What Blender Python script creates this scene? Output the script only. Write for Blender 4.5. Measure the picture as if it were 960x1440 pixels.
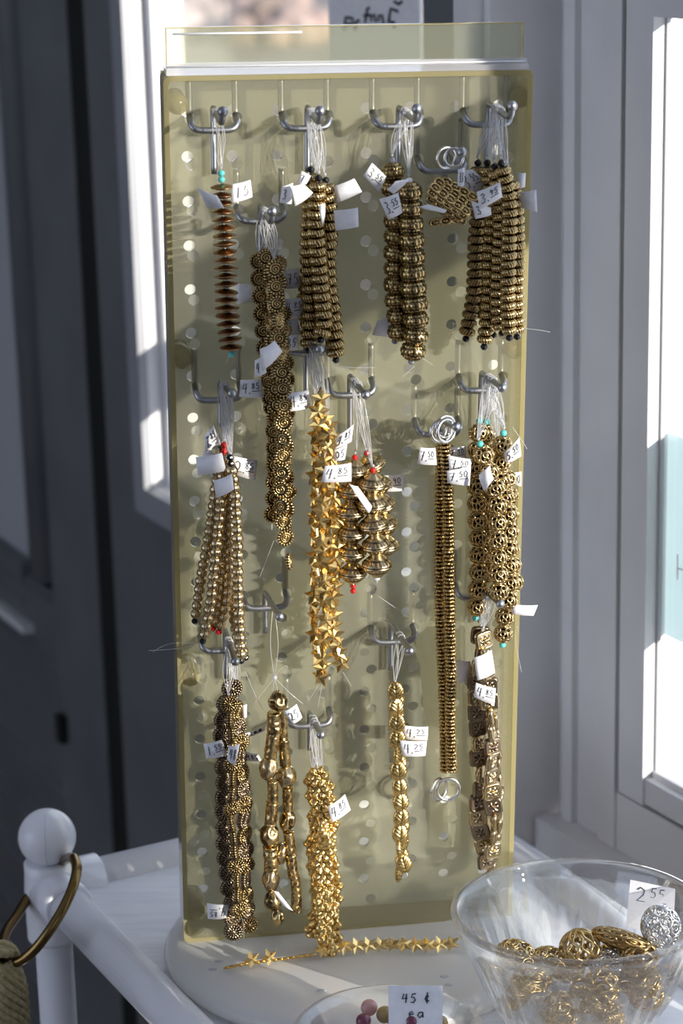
import bpy, bmesh, math, random
from mathutils import Vector, Matrix, Quaternion
random.seed(7)
PI = math.pi
for o in list(bpy.data.objects): bpy.data.objects.remove(o, do_unlink=True)
SC = bpy.context.scene
COL = SC.collection

# ------------------------------------------------------------------ camera
FPX = 3200.0                      # focal length in pixels of the 960 x 1440 frame
PITCH, ROLL = math.radians(16), math.radians(-1.4)
RC = Matrix.Rotation(PI/2 - PITCH, 3, 'X') @ Matrix.Rotation(ROLL, 3, 'Z')
RA, RB, RG = 0.31271886, 0.13893323, 0.00041781
RP = Matrix.Rotation(RG, 3, 'Z') @ Matrix.Rotation(RA, 3, 'X') @ Matrix.Rotation(RB, 3, 'Y')
TP = Vector((0.00533231, 0.00184787, -1.32808437))
PC = Vector((0, 0, 0.28557782))   # centre of the pegboard's front sheet
CAM = PC - RC @ TP
W3 = RC @ RP                      # board axes in the world: right, up, out
cam_d = bpy.data.cameras.new('camera'); cam = bpy.data.objects.new('camera', cam_d); COL.objects.link(cam)
cam.matrix_world = Matrix.Translation(CAM) @ RC.to_4x4()
cam_d.sensor_fit = 'VERTICAL'; cam_d.sensor_height = 22.3; cam_d.sensor_width = 14.87
cam_d.lens = 22.3 * FPX / 1440.0
cam_d.clip_start = 0.05; cam_d.clip_end = 200
cam_d.dof.use_dof = True; cam_d.dof.focus_distance = 1.31; cam_d.dof.aperture_fstop = 5.6
SC.camera = cam

# ------------------------------------------------------------------ light
world = bpy.data.worlds.new('sky'); SC.world = world; world.use_nodes = True
wn = world.node_tree; wn.nodes.clear()
wo = wn.nodes.new('ShaderNodeOutputWorld'); wb = wn.nodes.new('ShaderNodeBackground')
wb.inputs['Color'].default_value = (0.66, 0.77, 1.0, 1); wb.inputs['Strength'].default_value = 1.85
wn.links.new(wb.outputs[0], wo.inputs[0])
SUN_AZ, SUN_EL = math.radians(50), math.radians(11.5)     # from the right, on the camera's side, low
SDIR = Vector((math.sin(SUN_AZ)*math.cos(SUN_EL), -math.cos(SUN_AZ)*math.cos(SUN_EL), math.sin(SUN_EL)))
sun_d = bpy.data.lights.new('sun', 'SUN'); sun_d.energy = 9.0; sun_d.angle = math.radians(0.6); sun_d.color = (1.0, 0.93, 0.82)
sun = bpy.data.objects.new('sun', sun_d); COL.objects.link(sun); sun.rotation_euler = SDIR.to_track_quat('Z', 'Y').to_euler(); sun.location = (3, -3, 3)
vs = SC.view_settings
vs.view_transform = 'Standard'; vs.look = 'None'; vs.gamma = 1; vs.use_curve_mapping = False
vs.exposure = 0.25

# ------------------------------------------------------------------ coordinates
def ray(px, py): return RC @ Vector(((px-480)/FPX, -(py-720)/FPX, -1))
def PL(x, u, n): return PC + W3 @ Vector((x, u, n))       # point given on the board: right, up, out (m)
NRM = W3 @ Vector((0, 0, 1)); BUP = W3 @ Vector((0, 1, 0)); BRT = W3 @ Vector((1, 0, 0))
def PX(px, py, n=0.0):                                    # point at distance n in front of the board
    d = ray(px, py); o = PC + NRM*n
    return CAM + d * ((o-CAM).dot(NRM) / d.dot(NRM))
def ZP(px, py, z):                                        # point at height z
    d = ray(px, py); return CAM + d * ((z-CAM.z)/d.z)
E1 = Vector((0.885, 0.465, 0)).normalized(); E2 = Vector((E1.y, -E1.x, 0))   # out through the wall / along it
def UV(u, v, z): return E2*u + E1*v + Vector((0, 0, z))
def VP(px, py, v):                                        # (u, z) on the plane v
    d = ray(px, py); p = CAM + d * ((v-CAM.dot(E1))/d.dot(E1)); return p.dot(E2), p.z
MPP = 1.3/FPX                                             # metres per pixel near the board
def mpp(p): return -(RC.transposed() @ (p-CAM)).z / FPX

# ------------------------------------------------------------------ materials
MATS = {}
def mat(name):
    m = bpy.data.materials.new(name); m.use_nodes = True
    nt = m.node_tree; b = nt.nodes['Principled BSDF']; MATS[name] = m
    return m, nt, b
def setp(b, col, rough=.5, metal=0, spec=.5, trans=0, ior=1.45):
    b.inputs['Base Color'].default_value = (*col, 1); b.inputs['Roughness'].default_value = rough
    b.inputs['Metallic'].default_value = metal; b.inputs['Specular IOR Level'].default_value = spec
    b.inputs['Transmission Weight'].default_value = trans; b.inputs['IOR'].default_value = ior
def noise_col(nt, b, c1, c2, scale, detail=4, lo=.35, hi=.65, stretch=(1,1,1), bump=0):
    tc = nt.nodes.new('ShaderNodeTexCoord'); mp = nt.nodes.new('ShaderNodeMapping'); mp.inputs['Scale'].default_value = stretch
    nz = nt.nodes.new('ShaderNodeTexNoise'); nz.inputs['Scale'].default_value = scale; nz.inputs['Detail'].default_value = detail
    cr = nt.nodes.new('ShaderNodeValToRGB'); cr.color_ramp.elements[0].position = lo; cr.color_ramp.elements[1].position = hi
    cr.color_ramp.elements[0].color = (*c1, 1); cr.color_ramp.elements[1].color = (*c2, 1)
    L = nt.links.new
    L(tc.outputs['Object'], mp.inputs['Vector']); L(mp.outputs[0], nz.inputs['Vector']); L(nz.outputs['Fac'], cr.inputs[0]); L(cr.outputs[0], b.inputs['Base Color'])
    if bump:
        bp = nt.nodes.new('ShaderNodeBump'); bp.inputs['Strength'].default_value = bump; bp.inputs['Distance'].default_value = .001
        L(nz.outputs['Fac'], bp.inputs['Height']); L(bp.outputs[0], b.inputs['Normal'])
def plain(name, col, rough=.5, metal=0, spec=.5):
    m, nt, b = mat(name); setp(b, col, rough, metal, spec); return m
def paint(name, c1, c2, scale=30, rough=.45, bump=.15, stretch=(1,1,1)):
    m, nt, b = mat(name); setp(b, c1, rough); noise_col(nt, b, c1, c2, scale, bump=bump, stretch=stretch); return m
def metalmat(name, bright, dark, rough=.28, scale=900):
    # cast metal with a dark patina kept in the engraved lines (attribute "patina")
    m, nt, b = mat(name); setp(b, bright, rough, 1)
    at = nt.nodes.new('ShaderNodeAttribute'); at.attribute_name = 'patina'
    nz = nt.nodes.new('ShaderNodeTexNoise'); nz.inputs['Scale'].default_value = scale
    tc = nt.nodes.new('ShaderNodeTexCoord')
    mx = nt.nodes.new('ShaderNodeMix'); mx.data_type = 'RGBA'
    mx.inputs['A'].default_value = (*bright, 1); mx.inputs['B'].default_value = (*dark, 1)
    rr = nt.nodes.new('ShaderNodeMapRange'); rr.inputs['To Min'].default_value = rough-.08; rr.inputs['To Max'].default_value = rough+.12
    L = nt.links.new
    L(at.outputs['Fac'], mx.inputs['Factor']); L(mx.outputs['Result'], b.inputs['Base Color'])
    L(tc.outputs['Generated'], nz.inputs['Vector']); L(nz.outputs['Fac'], rr.inputs['Value']); L(rr.outputs[0], b.inputs['Roughness'])
    return m
GOLD = metalmat('antique_gold', (.58, .42, .19), (.028, .017, .007), .23, 8)
GOLDB = metalmat('bright_gold', (.80, .56, .21), (.16, .09, .025), .22, 8)
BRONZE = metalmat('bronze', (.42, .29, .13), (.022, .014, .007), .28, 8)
COPPER = metalmat('copper', (.42, .25, .12), (.08, .03, .01), .30, 8)
PALEG = metalmat('pale_gold', (.66, .51, .29), (.045, .028, .012), .23, 8)
ROSEB = metalmat('rose_bronze', (.32, .24, .16), (.022, .015, .01), .30, 8)
SILVER = metalmat('silver', (.78, .77, .76), (.14, .13, .13), .2, 8)
STEEL = plain('zinc_steel', (.36, .37, .39), .38, 1)
BRASS = metalmat('old_brass', (.21, .135, .05), (.03, .02, .01), .22, 8)
TURQ = plain('turquoise', (.10, .48, .46), .3); BLACKB = plain('black_glass', (.008, .008, .010), .12)
REDB = plain('red_glass', (.45, .015, .012), .15); GREYB = plain('grey_pearl', (.25, .25, .30), .2, .4)
CLEARB = plain('clear_bead', (.8, .8, .85), .1)
PAPER = paint('tag_paper', (.78, .77, .80), (.84, .83, .85), 200, .7, .05)
INK = plain('ink', (.015, .015, .03), .6)
WHITE = paint('white_paint', (.68, .675, .69), (.73, .725, .74), 14, .4, .12)
TABLEP = paint('table_paint', (.70, .70, .74), (.77, .77, .80), 26, .38, .6, (1, 6, 1))
PVC = paint('white_plastic', (.75, .75, .79), (.79, .79, .83), 9, .22, .02)
BLACK = plain('black_rubber', (.006, .006, .006), .7)
SHADEP = paint('door_shade_grey', (.115, .12, .13), (.145, .15, .16), 8, .4, .05)  # grey puts the door wall's deep shade into its paint colour
BLIND = None
GREY = plain('grey_vinyl', (.42, .43, .46), .5)
FLOORM = paint('floor_boards', (.20, .17, .14), (.26, .22, .18), 6, .5, .1)
SISAL = paint('sisal_rope', (.26, .21, .10), (.42, .35, .19), 300, .9, .6)
STAIN = paint('grime', (.12, .09, .06), (.22, .17, .12), 300, .9, .3)
RUSTM = paint('rust', (.30, .19, .10), (.42, .32, .22), 200, .8, .2)

def glassy(name, tint, gloss_rough=.03, haze=None, ior=1.45, glass=0):
    # clear sheet: straight transmission with a Fresnel reflection; haze = (fraction, colour, translucent share)
    m = bpy.data.materials.new(name); m.use_nodes = True; nt = m.node_tree; nt.nodes.clear(); L = nt.links.new
    out = nt.nodes.new('ShaderNodeOutputMaterial'); tr = nt.nodes.new('ShaderNodeBsdfTransparent'); tr.inputs[0].default_value = (*tint, 1)
    gl = nt.nodes.new('ShaderNodeBsdfGlossy'); gl.inputs['Roughness'].default_value = gloss_rough; gl.inputs['Color'].default_value = (1,1,1,1)
    lw = nt.nodes.new('ShaderNodeLayerWeight'); lw.inputs['Blend'].default_value = .5      # Schlick reflectance, the same on both faces
    pw = nt.nodes.new('ShaderNodeMath'); pw.operation = 'POWER'; pw.inputs[1].default_value = 5; L(lw.outputs['Facing'], pw.inputs[0])
    fr = nt.nodes.new('ShaderNodeMapRange'); f0 = ((ior-1)/(ior+1))**2; fr.inputs['To Min'].default_value = f0; fr.inputs['To Max'].default_value = 1; L(pw.outputs[0], fr.inputs['Value'])
    body = tr.outputs[0]
    if glass:
        g = nt.nodes.new('ShaderNodeBsdfGlass'); g.inputs['Roughness'].default_value = .0; g.inputs['IOR'].default_value = ior; g.inputs['Color'].default_value = (*tint, 1)
        mx = nt.nodes.new('ShaderNodeMixShader'); mx.inputs[0].default_value = glass; L(body, mx.inputs[1]); L(g.outputs[0], mx.inputs[2]); body = mx.outputs[0]
    if haze:
        fr_, colr, tl = haze
        df = nt.nodes.new('ShaderNodeBsdfDiffuse'); tl_ = nt.nodes.new('ShaderNodeBsdfTranslucent')
        nz = nt.nodes.new('ShaderNodeTexNoise'); nz.inputs['Scale'].default_value = 9; nz.inputs['Detail'].default_value = 5
        tc = nt.nodes.new('ShaderNodeTexCoord'); L(tc.outputs['Object'], nz.inputs['Vector'])
        cm = nt.nodes.new('ShaderNodeMix'); cm.data_type = 'RGBA'; cm.inputs['A'].default_value = (*[c*.92 for c in colr], 1); cm.inputs['B'].default_value = (*[min(1, c*1.06) for c in colr], 1)
        L(nz.outputs['Fac'], cm.inputs['Factor']); L(cm.outputs['Result'], df.inputs[0]); L(cm.outputs['Result'], tl_.inputs[0])
        m1 = nt.nodes.new('ShaderNodeMixShader'); m1.inputs[0].default_value = tl; L(df.outputs[0], m1.inputs[1]); L(tl_.outputs[0], m1.inputs[2])
        m2 = nt.nodes.new('ShaderNodeMixShader'); m2.inputs[0].default_value = fr_; L(body, m2.inputs[1]); L(m1.outputs[0], m2.inputs[2]); body = m2.outputs[0]
    mf = nt.nodes.new('ShaderNodeMixShader'); L(fr.outputs[0], mf.inputs[0]); L(body, mf.inputs[1]); L(gl.outputs[0], mf.inputs[2])
    L(mf.outputs[0], out.inputs['Surface']); MATS[name] = m
    return m
SHEET = glassy('translucent_sheet', (.95, .94, .87), .18, (.24, (.56, .55, .45), .5), 1.4)
SHEETB = glassy('translucent_back_sheet', (.95, .94, .87), .25, (.60, (.57, .56, .46), .5), 1.4)
AMBER = glassy('aged_amber_edge', (.86, .80, .50), .2, (.55, (.60, .54, .33), .5), 1.4)
ACRYL = glassy('aged_clear_acrylic', (.95, .95, .85), .05, (.20, (.62, .63, .52), .4), 1.49)
BASEM = glassy('milky_base', (.95, .95, .93), .15, (.72, (.86, .85, .84), .25), 1.45)
PANE = glassy('window_glass', (.97, .98, .98), .01, None, 1.5)
BOWLG = glassy('pressed_glass', (.985, .99, .99), .015, None, 1.5, .38)
LIPM = glassy('clear_white_acrylic', (.97, .97, .97), .06, (.42, (.76, .75, .79), .35), 1.49)
NYLON = glassy('nylon_line', (.88, .88, .90), .15, (.5, (.80, .80, .82), .4), 1.5)

# ------------------------------------------------------------------ mesh helpers
class MB:
    def __init__(s): s.v = []; s.f = []; s.p = []
    def add(s, vs_, fs, pat=None):
        k = len(s.v); s.v += [Vector(v) for v in vs_]; s.f += [tuple(i+k for i in f) for f in fs]; s.p += list(pat) if pat else [0.0]*len(vs_)
        return s
    def box(s, c, ax, ay, az):        # centre and three half-axes
        c = Vector(c); vs_ = [c + ax*i + ay*j + az*k for k in (-1,1) for j in (-1,1) for i in (-1,1)]
        return s.add(vs_, [(0,2,3,1),(4,5,7,6),(0,1,5,4),(2,6,7,3),(0,4,6,2),(1,3,7,5)])
    def boxuv(s, u0, u1, v0, v1, z0, z1):
        return s.box(UV((u0+u1)/2, (v0+v1)/2, (z0+z1)/2), E2*((u1-u0)/2), E1*((v1-v0)/2), Vector((0,0,(z1-z0)/2)))
    def boxl(s, x0, x1, u0, u1, n0, n1):
        return s.box(PL((x0+x1)/2, (u0+u1)/2, (n0+n1)/2), BRT*((x1-x0)/2), BUP*((u1-u0)/2), NRM*((n1-n0)/2))
    def tube(s, pts, r, seg=8, closed=False, cap=True, pat=None):
        pts = [Vector(p) for p in pts]; n = len(pts); rs = r if isinstance(r, (list, tuple)) else [r]*n
        prev = None; rings = []
        for i, p in enumerate(pts):
            a = pts[(i-1) % n] if (closed or i > 0) else p; b = pts[(i+1) % n] if (closed or i < n-1) else p
            t = (b-a); t = t.normalized() if t.length > 1e-12 else Vector((0,0,1))
            if prev is None:
                up = Vector((0,0,1)) if abs(t.z) < .9 else Vector((1,0,0)); x = t.cross(up).normalized()
            else:
                x = prev - t*prev.dot(t); x = x.normalized() if x.length > 1e-9 else t.orthogonal().normalized()
            y = t.cross(x); prev = x
            rings.append([p + (x*math.cos(2*PI*j/seg) + y*math.sin(2*PI*j/seg))*rs[i] for j in range(seg)])
        vs_ = [v for g in rings for v in g]; fs = []
        for i in range(n if closed else n-1):
            a, b = i*seg, ((i+1) % n)*seg
            for j in range(seg): fs.append((a+j, b+j, b+(j+1)%seg, a+(j+1)%seg))
        if cap and not closed: fs.append(tuple(range(seg))[::1]); fs.append(tuple((n-1)*seg+j for j in range(seg))[::-1])
        return s.add(vs_, fs, [pat]*len(vs_) if pat is not None else None)
    def sphere(s, c, r, seg=12, rows=8, sc=(1,1,1), pat=None):
        c = Vector(c); vs_ = [c+Vector((0,0,r*sc[2]))]; fs = []
        for i in range(1, rows):
            a = PI*i/rows
            for j in range(seg): vs_.append(c + Vector((r*sc[0]*math.sin(a)*math.cos(2*PI*j/seg), r*sc[1]*math.sin(a)*math.sin(2*PI*j/seg), r*sc[2]*math.cos(a))))
        vs_.append(c-Vector((0,0,r*sc[2]))); last = len(vs_)-1
        for j in range(seg):
            fs.append((0, 1+j, 1+(j+1)%seg)); k = 1+(rows-2)*seg; fs.append((last, k+(j+1)%seg, k+j))
            for i in range(rows-2): a = 1+i*seg; b = a+seg; fs.append((a+j, b+j, b+(j+1)%seg, a+(j+1)%seg))
        return s.add(vs_, fs, [pat]*len(vs_) if pat is not None else None)
    def lathe(s, prof, seg, mod=None, c=(0,0,0), closed_prof=False):
        # prof [(r, z)], axis z; mod(theta, i, r, z) -> (r, z, patina)
        c = Vector(c); vs_ = []; pt = []; n = len(prof)
        for i, (r, z) in enumerate(prof):
            for j in range(seg):
                th = 2*PI*j/seg; rr, zz, p = mod(th, i, r, z) if mod else (r, z, 0.0)
                vs_.append(c + Vector((rr*math.cos(th), rr*math.sin(th), zz))); pt.append(p)
        fs = []
        for i in range(n if closed_prof else n-1):
            a, b = i*seg, ((i+1) % n)*seg
            for j in range(seg): fs.append((a+j, a+(j+1)%seg, b+(j+1)%seg, b+j))
        if not closed_prof:
            if prof[0][0] > 1e-6: fs.append(tuple(range(seg))[::-1])
            if prof[-1][0] > 1e-6: fs.append(tuple((n-1)*seg+j for j in range(seg)))
        return s.add(vs_, fs, pt)
    def mesh(s, name, m, smooth=True, origin=None):
        me = bpy.data.meshes.new(name); o = Vector(origin) if origin is not None else Vector()
        me.from_pydata([tuple(v-o) for v in s.v], [], s.f); me.materials.append(m)
        if any(s.p):
            a = me.attributes.new('patina', 'FLOAT', 'POINT'); a.data.foreach_set('value', s.p)
        bm = bmesh.new(); bm.from_mesh(me); bmesh.ops.recalc_face_normals(bm, faces=bm.faces); bm.to_mesh(me); bm.free()
        if smooth: me.polygons.foreach_set('use_smooth', [True]*len(me.polygons))
        me.update(); return me
    def obj(s, name, m, parent=None, smooth=False, origin=None):
        # vertices are world coordinates; a child is stored relative to its parent chain
        if parent is not None and origin is None: origin = wloc(parent)
        if origin is None:
            origin = sum(s.v, Vector())/len(s.v); origin.z = min(v.z for v in s.v)
        me = s.mesh(name, m, smooth, origin); ob = bpy.data.objects.new(name, me); COL.objects.link(ob)
        if parent is not None: ob.parent = parent
        else: ob.location = origin
        return ob
def wloc(o):
    p = Vector(o.location)
    while o.parent: o = o.parent; p += Vector(o.location)
    return p
def tag(o, label, cat=None, group=None, kind=None):
    o['label'] = label
    if cat: o['category'] = cat
    if group: o['group'] = group
    if kind: o['kind'] = kind
    return o
def thing(name, loc, label, cat, group=None):
    o = bpy.data.objects.new(name, None); COL.objects.link(o); o.location = loc; o.empty_display_size = .01
    return tag(o, label, cat, group)
def struct(o, label=None):
    o['kind'] = 'structure'
    if label: o['label'] = label
    return o
def structE(name, loc, label):
    o = bpy.data.objects.new(name, None); COL.objects.link(o); o.location = loc; o['kind'] = 'structure'; o['label'] = label; return o
def smooth_path(pts, k=6):
    pts = [Vector(p) for p in pts]; n = len(pts); out = []
    for i in range(n-1):
        p0 = pts[max(i-1,0)]; p1 = pts[i]; p2 = pts[i+1]; p3 = pts[min(i+2,n-1)]
        for j in range(k):
            t = j/k; out.append(.5*((2*p1)+(p2-p0)*t+(2*p0-5*p1+4*p2-p3)*t*t+(3*p1-p0-3*p2+p3)*t**3))
    out.append(pts[-1]); return out

# ================================================================== the room
VW = 0.285                                     # inner face of the right-hand window wall
UC = VP(777, 800, VW)[0]                       # its far corner
VA = VW - 0.052                                # inner face of the door wall
ZF, ZC = -0.76, 1.55
Z0 = -0.085                                    # ledge under the right window
def uA(px, py=700): return VP(px, py, VA)[0]
def uW(px, py=800): return VP(px, py, VW)[0]

struct(MB().boxuv(-3.2, 3.3, -2.6, VW+.14, ZF-.05, ZF).obj('floor', FLOORM), 'dark boarded floor of the porch')
struct(MB().boxuv(-3.2, 3.3, -2.6, VW+.14, ZC, ZC+.05).obj('ceiling', WHITE), 'white ceiling of the porch')
wl = MB(); wl.boxuv(-3.2, -1.2, -2.65, -2.6, ZF, ZC); wl.boxuv(1.0, 3.3, -2.65, -2.6, ZF, ZC); wl.boxuv(-1.2, 1.0, -2.65, -2.6, ZF, -.05); wl.boxuv(-1.2, 1.0, -2.65, -2.6, 1.2, ZC)
struct(wl.obj('wall_left', WHITE), 'white left wall with a wide window opening')
DARKREFLW = paint('dark_wood_for_reflections', (.10, .065, .04), (.17, .115, .075), 5, .5, .1, (1, 1, 6))  # made-up dark wood behind the viewer, for dark reflections in the metals
wb_ = MB(); wb_.boxuv(3.3, 3.35, -2.65, -1.5, ZF, ZC); wb_.boxuv(3.3, 3.35, -.8, VW+.14, ZF, ZC); wb_.boxuv(3.3, 3.35, -1.5, -.8, 1.2, ZC); wb_.boxuv(3.3, 3.35, -1.5, -.8, ZF, .2)
struct(wb_.obj('wall_rear', DARKREFLW), 'unseen wall behind the viewer in dark wood for reflections, with a window opening')
struct(MB().boxuv(-3.25, -3.2, -2.65, VW+.14, ZF, ZC).obj('wall_end', SHADEP), 'shade-darkened end wall beyond the door')

# ---- right wall with its window
UE = 1.00                                      # right-hand end of the window opening
u_gap = uW(868)
wr = structE('wall_right', UV(UC, VW, ZF), 'white wall around the bright window on the right')
MB().boxuv(UE, 3.3, VW, VW+.04, ZF, ZC).obj('wall_panel', WHITE, wr)
MB().boxuv(UC-.02, UE, VW, VW+.12, ZF, Z0).obj('wall_panel', WHITE, wr)
MB().boxuv(UC, UE, VW, VW+.10, 1.32, ZC).obj('wall_panel', WHITE, wr)
MB().boxuv(UC, UE, VW-.045, VW+.02, Z0-.012, Z0).obj('ledge', WHITE, wr)
MB().boxuv(UC+.004, UE, VW-.018, VW+.004, Z0, Z0+.034).obj('ledge_step', WHITE, wr)
# fixed frame: stepped jamb
w1 = structE('window_1', UV(UC, VW, Z0), 'white framed window at the right with a sea green card behind the glass')
uj1, uj2, uj3 = uW(792), uW(806), uW(842)
MB().boxuv(UC, uj1, VW+.006, VW+.035, Z0+.03, 1.32).obj('jamb', WHITE, w1)
MB().boxuv(uj1, uj2, VW-.001, VW+.035, Z0+.03, 1.32).obj('jamb_bead', WHITE, w1)
MB().boxuv(uj2, uj3, VW+.004, VW+.035, Z0+.03, 1.32).obj('jamb', WHITE, w1)
MB().boxuv(uj3, u_gap-.0015, VW, VW+.035, Z0+.03, 1.32).obj('frame_stop', WHITE, w1)
zs0 = VP(867, 1113, VW)[1]                     # bottom of the sash
MB().boxuv(u_gap-.002, UE, VW+.002, VW+.035, Z0+.03, zs0-.002).obj('frame_sill', WHITE, w1)
MB().boxuv(u_gap-.0016, u_gap+.0022, VW+.007, VW+.03, zs0, 1.32).obj('seal', BLACK, w1)
MB().boxuv(u_gap-.0018, UE, VW+.012, VW+.03, zs0-.003, zs0+.0012).obj('seal', BLACK, w1)
us1 = uW(906)                                  # glass-side edge of the sash stile
MB().boxuv(u_gap+.0022, us1, VW+.001, VW+.020, zs0, 1.30).obj('sash_stile', WHITE, w1)
zb1 = zs0 + .020
MB().boxuv(us1, UE, VW+.003, VW+.020, zs0+.001, zb1).obj('sash_rail', WHITE, w1)
ZR0 = VP(930, 17, VW+.03)[1]; ZR1 = ZR0 + .088   # meeting rail
MB().boxuv(us1, UE, VW+.001, VW+.020, ZR0, ZR1).obj('meeting_rail', WHITE, w1)
MB().boxuv(us1, us1+.0022, VW+.0105, VW+.0135, zb1, ZR0).obj('gasket', GREY, w1)
MB().boxuv(us1, UE, VW+.009, VW+.0135, zb1, zb1+.005).obj('glazing_bead', WHITE, w1)
MB().boxuv(us1-.003, UE, VW+.0135, VW+.0165, zb1-.004, ZR0+.01).obj('pane', PANE, w1)
MB().boxuv(us1-.003, UE, VW+.0135, VW+.0165, ZR1-.01, 1.31).obj('pane', PANE, w1)
MB().boxuv(.52, .56, VW+.003, VW+.020, ZR1, 1.32).obj('muntin', WHITE, w1)  # added bar above the view, casts a shadow band on the board
BLIND = glassy('sea_green_card', (.9, .95, .95), .3, (.90, (.74, .84, .84), .55), 1.3)
# sea green card fixed outside the glass
ca = VP(931, 605, VW+.018); cb = VP(931, 890, VW+.018)
cd = MB(); vs_ = []
for i in range(9):
    uu = ca[0] + .16*i/8; drop = .012*(1-abs(i/4-1))*0
    for z in (cb[1], ca[1]):
        for v in (VW+.0175, VW+.0185): vs_.append(UV(uu, v, z+drop))
fs = []
for i in range(8):
    a, b = i*4, i*4+4
    fs += [(a, b, b+2, a+2), (a+1, a+3, b+3, b+1), (a, a+1, b+1, b), (a+2, b+2, b+3, a+3)]
fs += [(0, 2, 3, 1), (32, 33, 35, 34)]
cd.add(vs_, fs)
card = cd.obj('window_card', BLIND); tag(card, 'pale sea green card on the glass of the right window', 'card')
hm = MB()
for (a, b) in (((952, 780), (952, 815)), ((952, 799), (964, 803)), ((964, 785), (964, 822))):
    p = [VP(*q, VW+.017) for q in (a, b)]
    hm.tube([UV(q[0], VW+.0172, q[1]) for q in p], .0006, 5)
hm.obj('lettering', WHITE, card)
# grime and rust by the frame
gm = MB()
for (px, py, s_) in ((830,1172,5),(822,1178,4),(838,1178,3.5),(812,1181,3),(846,1186,3),(858,1193,2.5),(773,1206,4),(752,1211,2.5),(790,1212,2.5),(829,1160,2.5)):
    u, z = VP(px, py, VW-.004); gm.sphere(UV(u, VW+.004, z), s_*.0005, 6, 4, (1,1,.6))
struct(gm.obj('trim_1', STAIN), 'line of dark grime in the window corner')
rs = MB()
for (px, py, a, b) in ((788, 1070, 2.2, 16), (791, 1100, 2.8, 20), (786, 1045, 1.5, 8), (790, 1128, 1.6, 8)):
    u, z = VP(px, py, VW); rs.sphere(UV(u, VW+.006, z), .0005, 8, 6, (a, 1.2, b))
struct(rs.obj('trim_2', RUSTM), 'rust streak on the white window jamb')

# ---- return and door wall beyond
struct(MB().boxuv(UC-.03, UC, VA, VW+.07, ZF, ZC).obj('trim_3', WHITE), 'white corner post behind the display')
d1 = structE('door_1', UV(uA(151), VA, ZF), 'shade-darkened glazed door behind the display with a bright window')
ug0, ug1 = uA(131), uA(154)
ut0, uo = uA(197), uA(212)                      # moulding, opening edge
uo2 = VP(602, 20, VA)[0]                        # far side of the glass seen over the display
zo = VP(217, 690, VA)[1]
MB().boxuv(ug1, ut0, VA, VA+.045, ZF, ZC).obj('stile', SHADEP, d1)
MB().boxuv(ut0, UC-.03, VA, VA+.045, ZF, zo-.028).obj('lower_panel', SHADEP, d1)
TRIM_SHADE = paint('trim_shade_grey', (.27, .275, .30), (.31, .315, .34), 8, .4, .05)  # shade put into the moulding colour; the sunlit reveal stays white
MB().boxuv(ut0, uo, VA-.006, VA+.003, zo-.028, ZC).obj('moulding', TRIM_SHADE, d1)
MB().boxuv(uo, uo2, VA-.006, VA+.003, zo-.028, zo).obj('moulding', TRIM_SHADE, d1)
MB().boxuv(ut0, uo, VA+.003, VA+.05, zo-.028, ZC).obj('reveal', WHITE, d1)
MB().boxuv(uo, uo2, VA+.003, VA+.05, zo-.028, zo).obj('reveal', WHITE, d1)
MB().boxuv(uo2, uo2+.055, VA-.004, VA+.05, zo-.028, ZC).obj('moulding', SHADEP, d1)
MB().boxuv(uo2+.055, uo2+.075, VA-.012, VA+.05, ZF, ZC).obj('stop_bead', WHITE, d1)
MB().boxuv(uo2+.075, UC-.03, VA+.002, VA+.05, ZF, ZC).obj('stile', SHADEP, d1)
MB().boxuv(uo, uo+.012, VA+.018, VA+.05, zo, ZC).obj('glazing_bead', WHITE, d1)
MB().boxuv(uo+.012, uo2, VA+.018, VA+.05, zo, zo+.012).obj('glazing_bead', WHITE, d1)
MB().boxuv(uo+.004, uo2, VA+.050, VA+.054, zo-.01, ZC).obj('pane', PANE, d1)
zm = VP(215, 500, VA)[1]
MB().boxuv(uo, uo2, VA+.054, VA+.066, VP(215, 575, VA)[1]+.022, VP(215, 490, VA)[1]+.022).obj('muntin', WHITE, d1)
# black gap and the leaf to its left
MB().boxuv(ug0-.004, ug1+.004, VA+.0015, VA+.04, ZF, ZC).obj('gap_shade', BLACK, d1)  # black strip stands in for the shade inside the open gap
d2 = structE('door_2', UV(uA(0), VA, ZF), 'shade-darkened panelled door leaf at the far left')
ub1, ub0, up0 = uA(66), uA(48), uA(20)
MB().boxuv(ub1, ug0, VA, VA+.045, ZF, ZC).obj('stile', SHADEP, d2)
MB().tube([UV((ub0+ub1)/2, VA+.004, VP(60, 810, VA)[1]), UV((ub0+ub1)/2, VA+.004, ZC)], (ub1-ub0)*.5, 10).obj('moulding', SHADEP, d2, True)
MB().boxuv(up0, ub1, VA+.014, VA+.045, VP(40, 812, VA)[1], ZC).obj('recess_panel', SHADEP, d2)
MB().boxuv(up0-.9, up0, VA+.002, VA+.045, VP(10, 782, VA)[1]-.05, VP(10, 782, VA)[1]).obj('rail', SHADEP, d2)
MB().boxuv(up0-.9, up0, VA+.02, VA+.024, VP(10, 782, VA)[1], ZC).obj('pane', GREY, d2)
zz = VP(30, 815, VA)[1]
struct(MB().boxuv(-3.2, up0-.86, VA-.02, VA+.06, ZF, ZC).obj('wall_far', SHADEP), 'shade-darkened wall beyond the panelled door leaf')
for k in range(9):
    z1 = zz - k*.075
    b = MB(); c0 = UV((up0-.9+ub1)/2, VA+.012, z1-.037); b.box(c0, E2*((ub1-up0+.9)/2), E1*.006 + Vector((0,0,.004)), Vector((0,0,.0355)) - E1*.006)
    b.obj('board', SHADEP, d2)
MB().boxuv(up0-.9, ub1, VA+.03, VA+.045, ZF, zz+.01).obj('back_board', SHADEP, d2)
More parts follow.
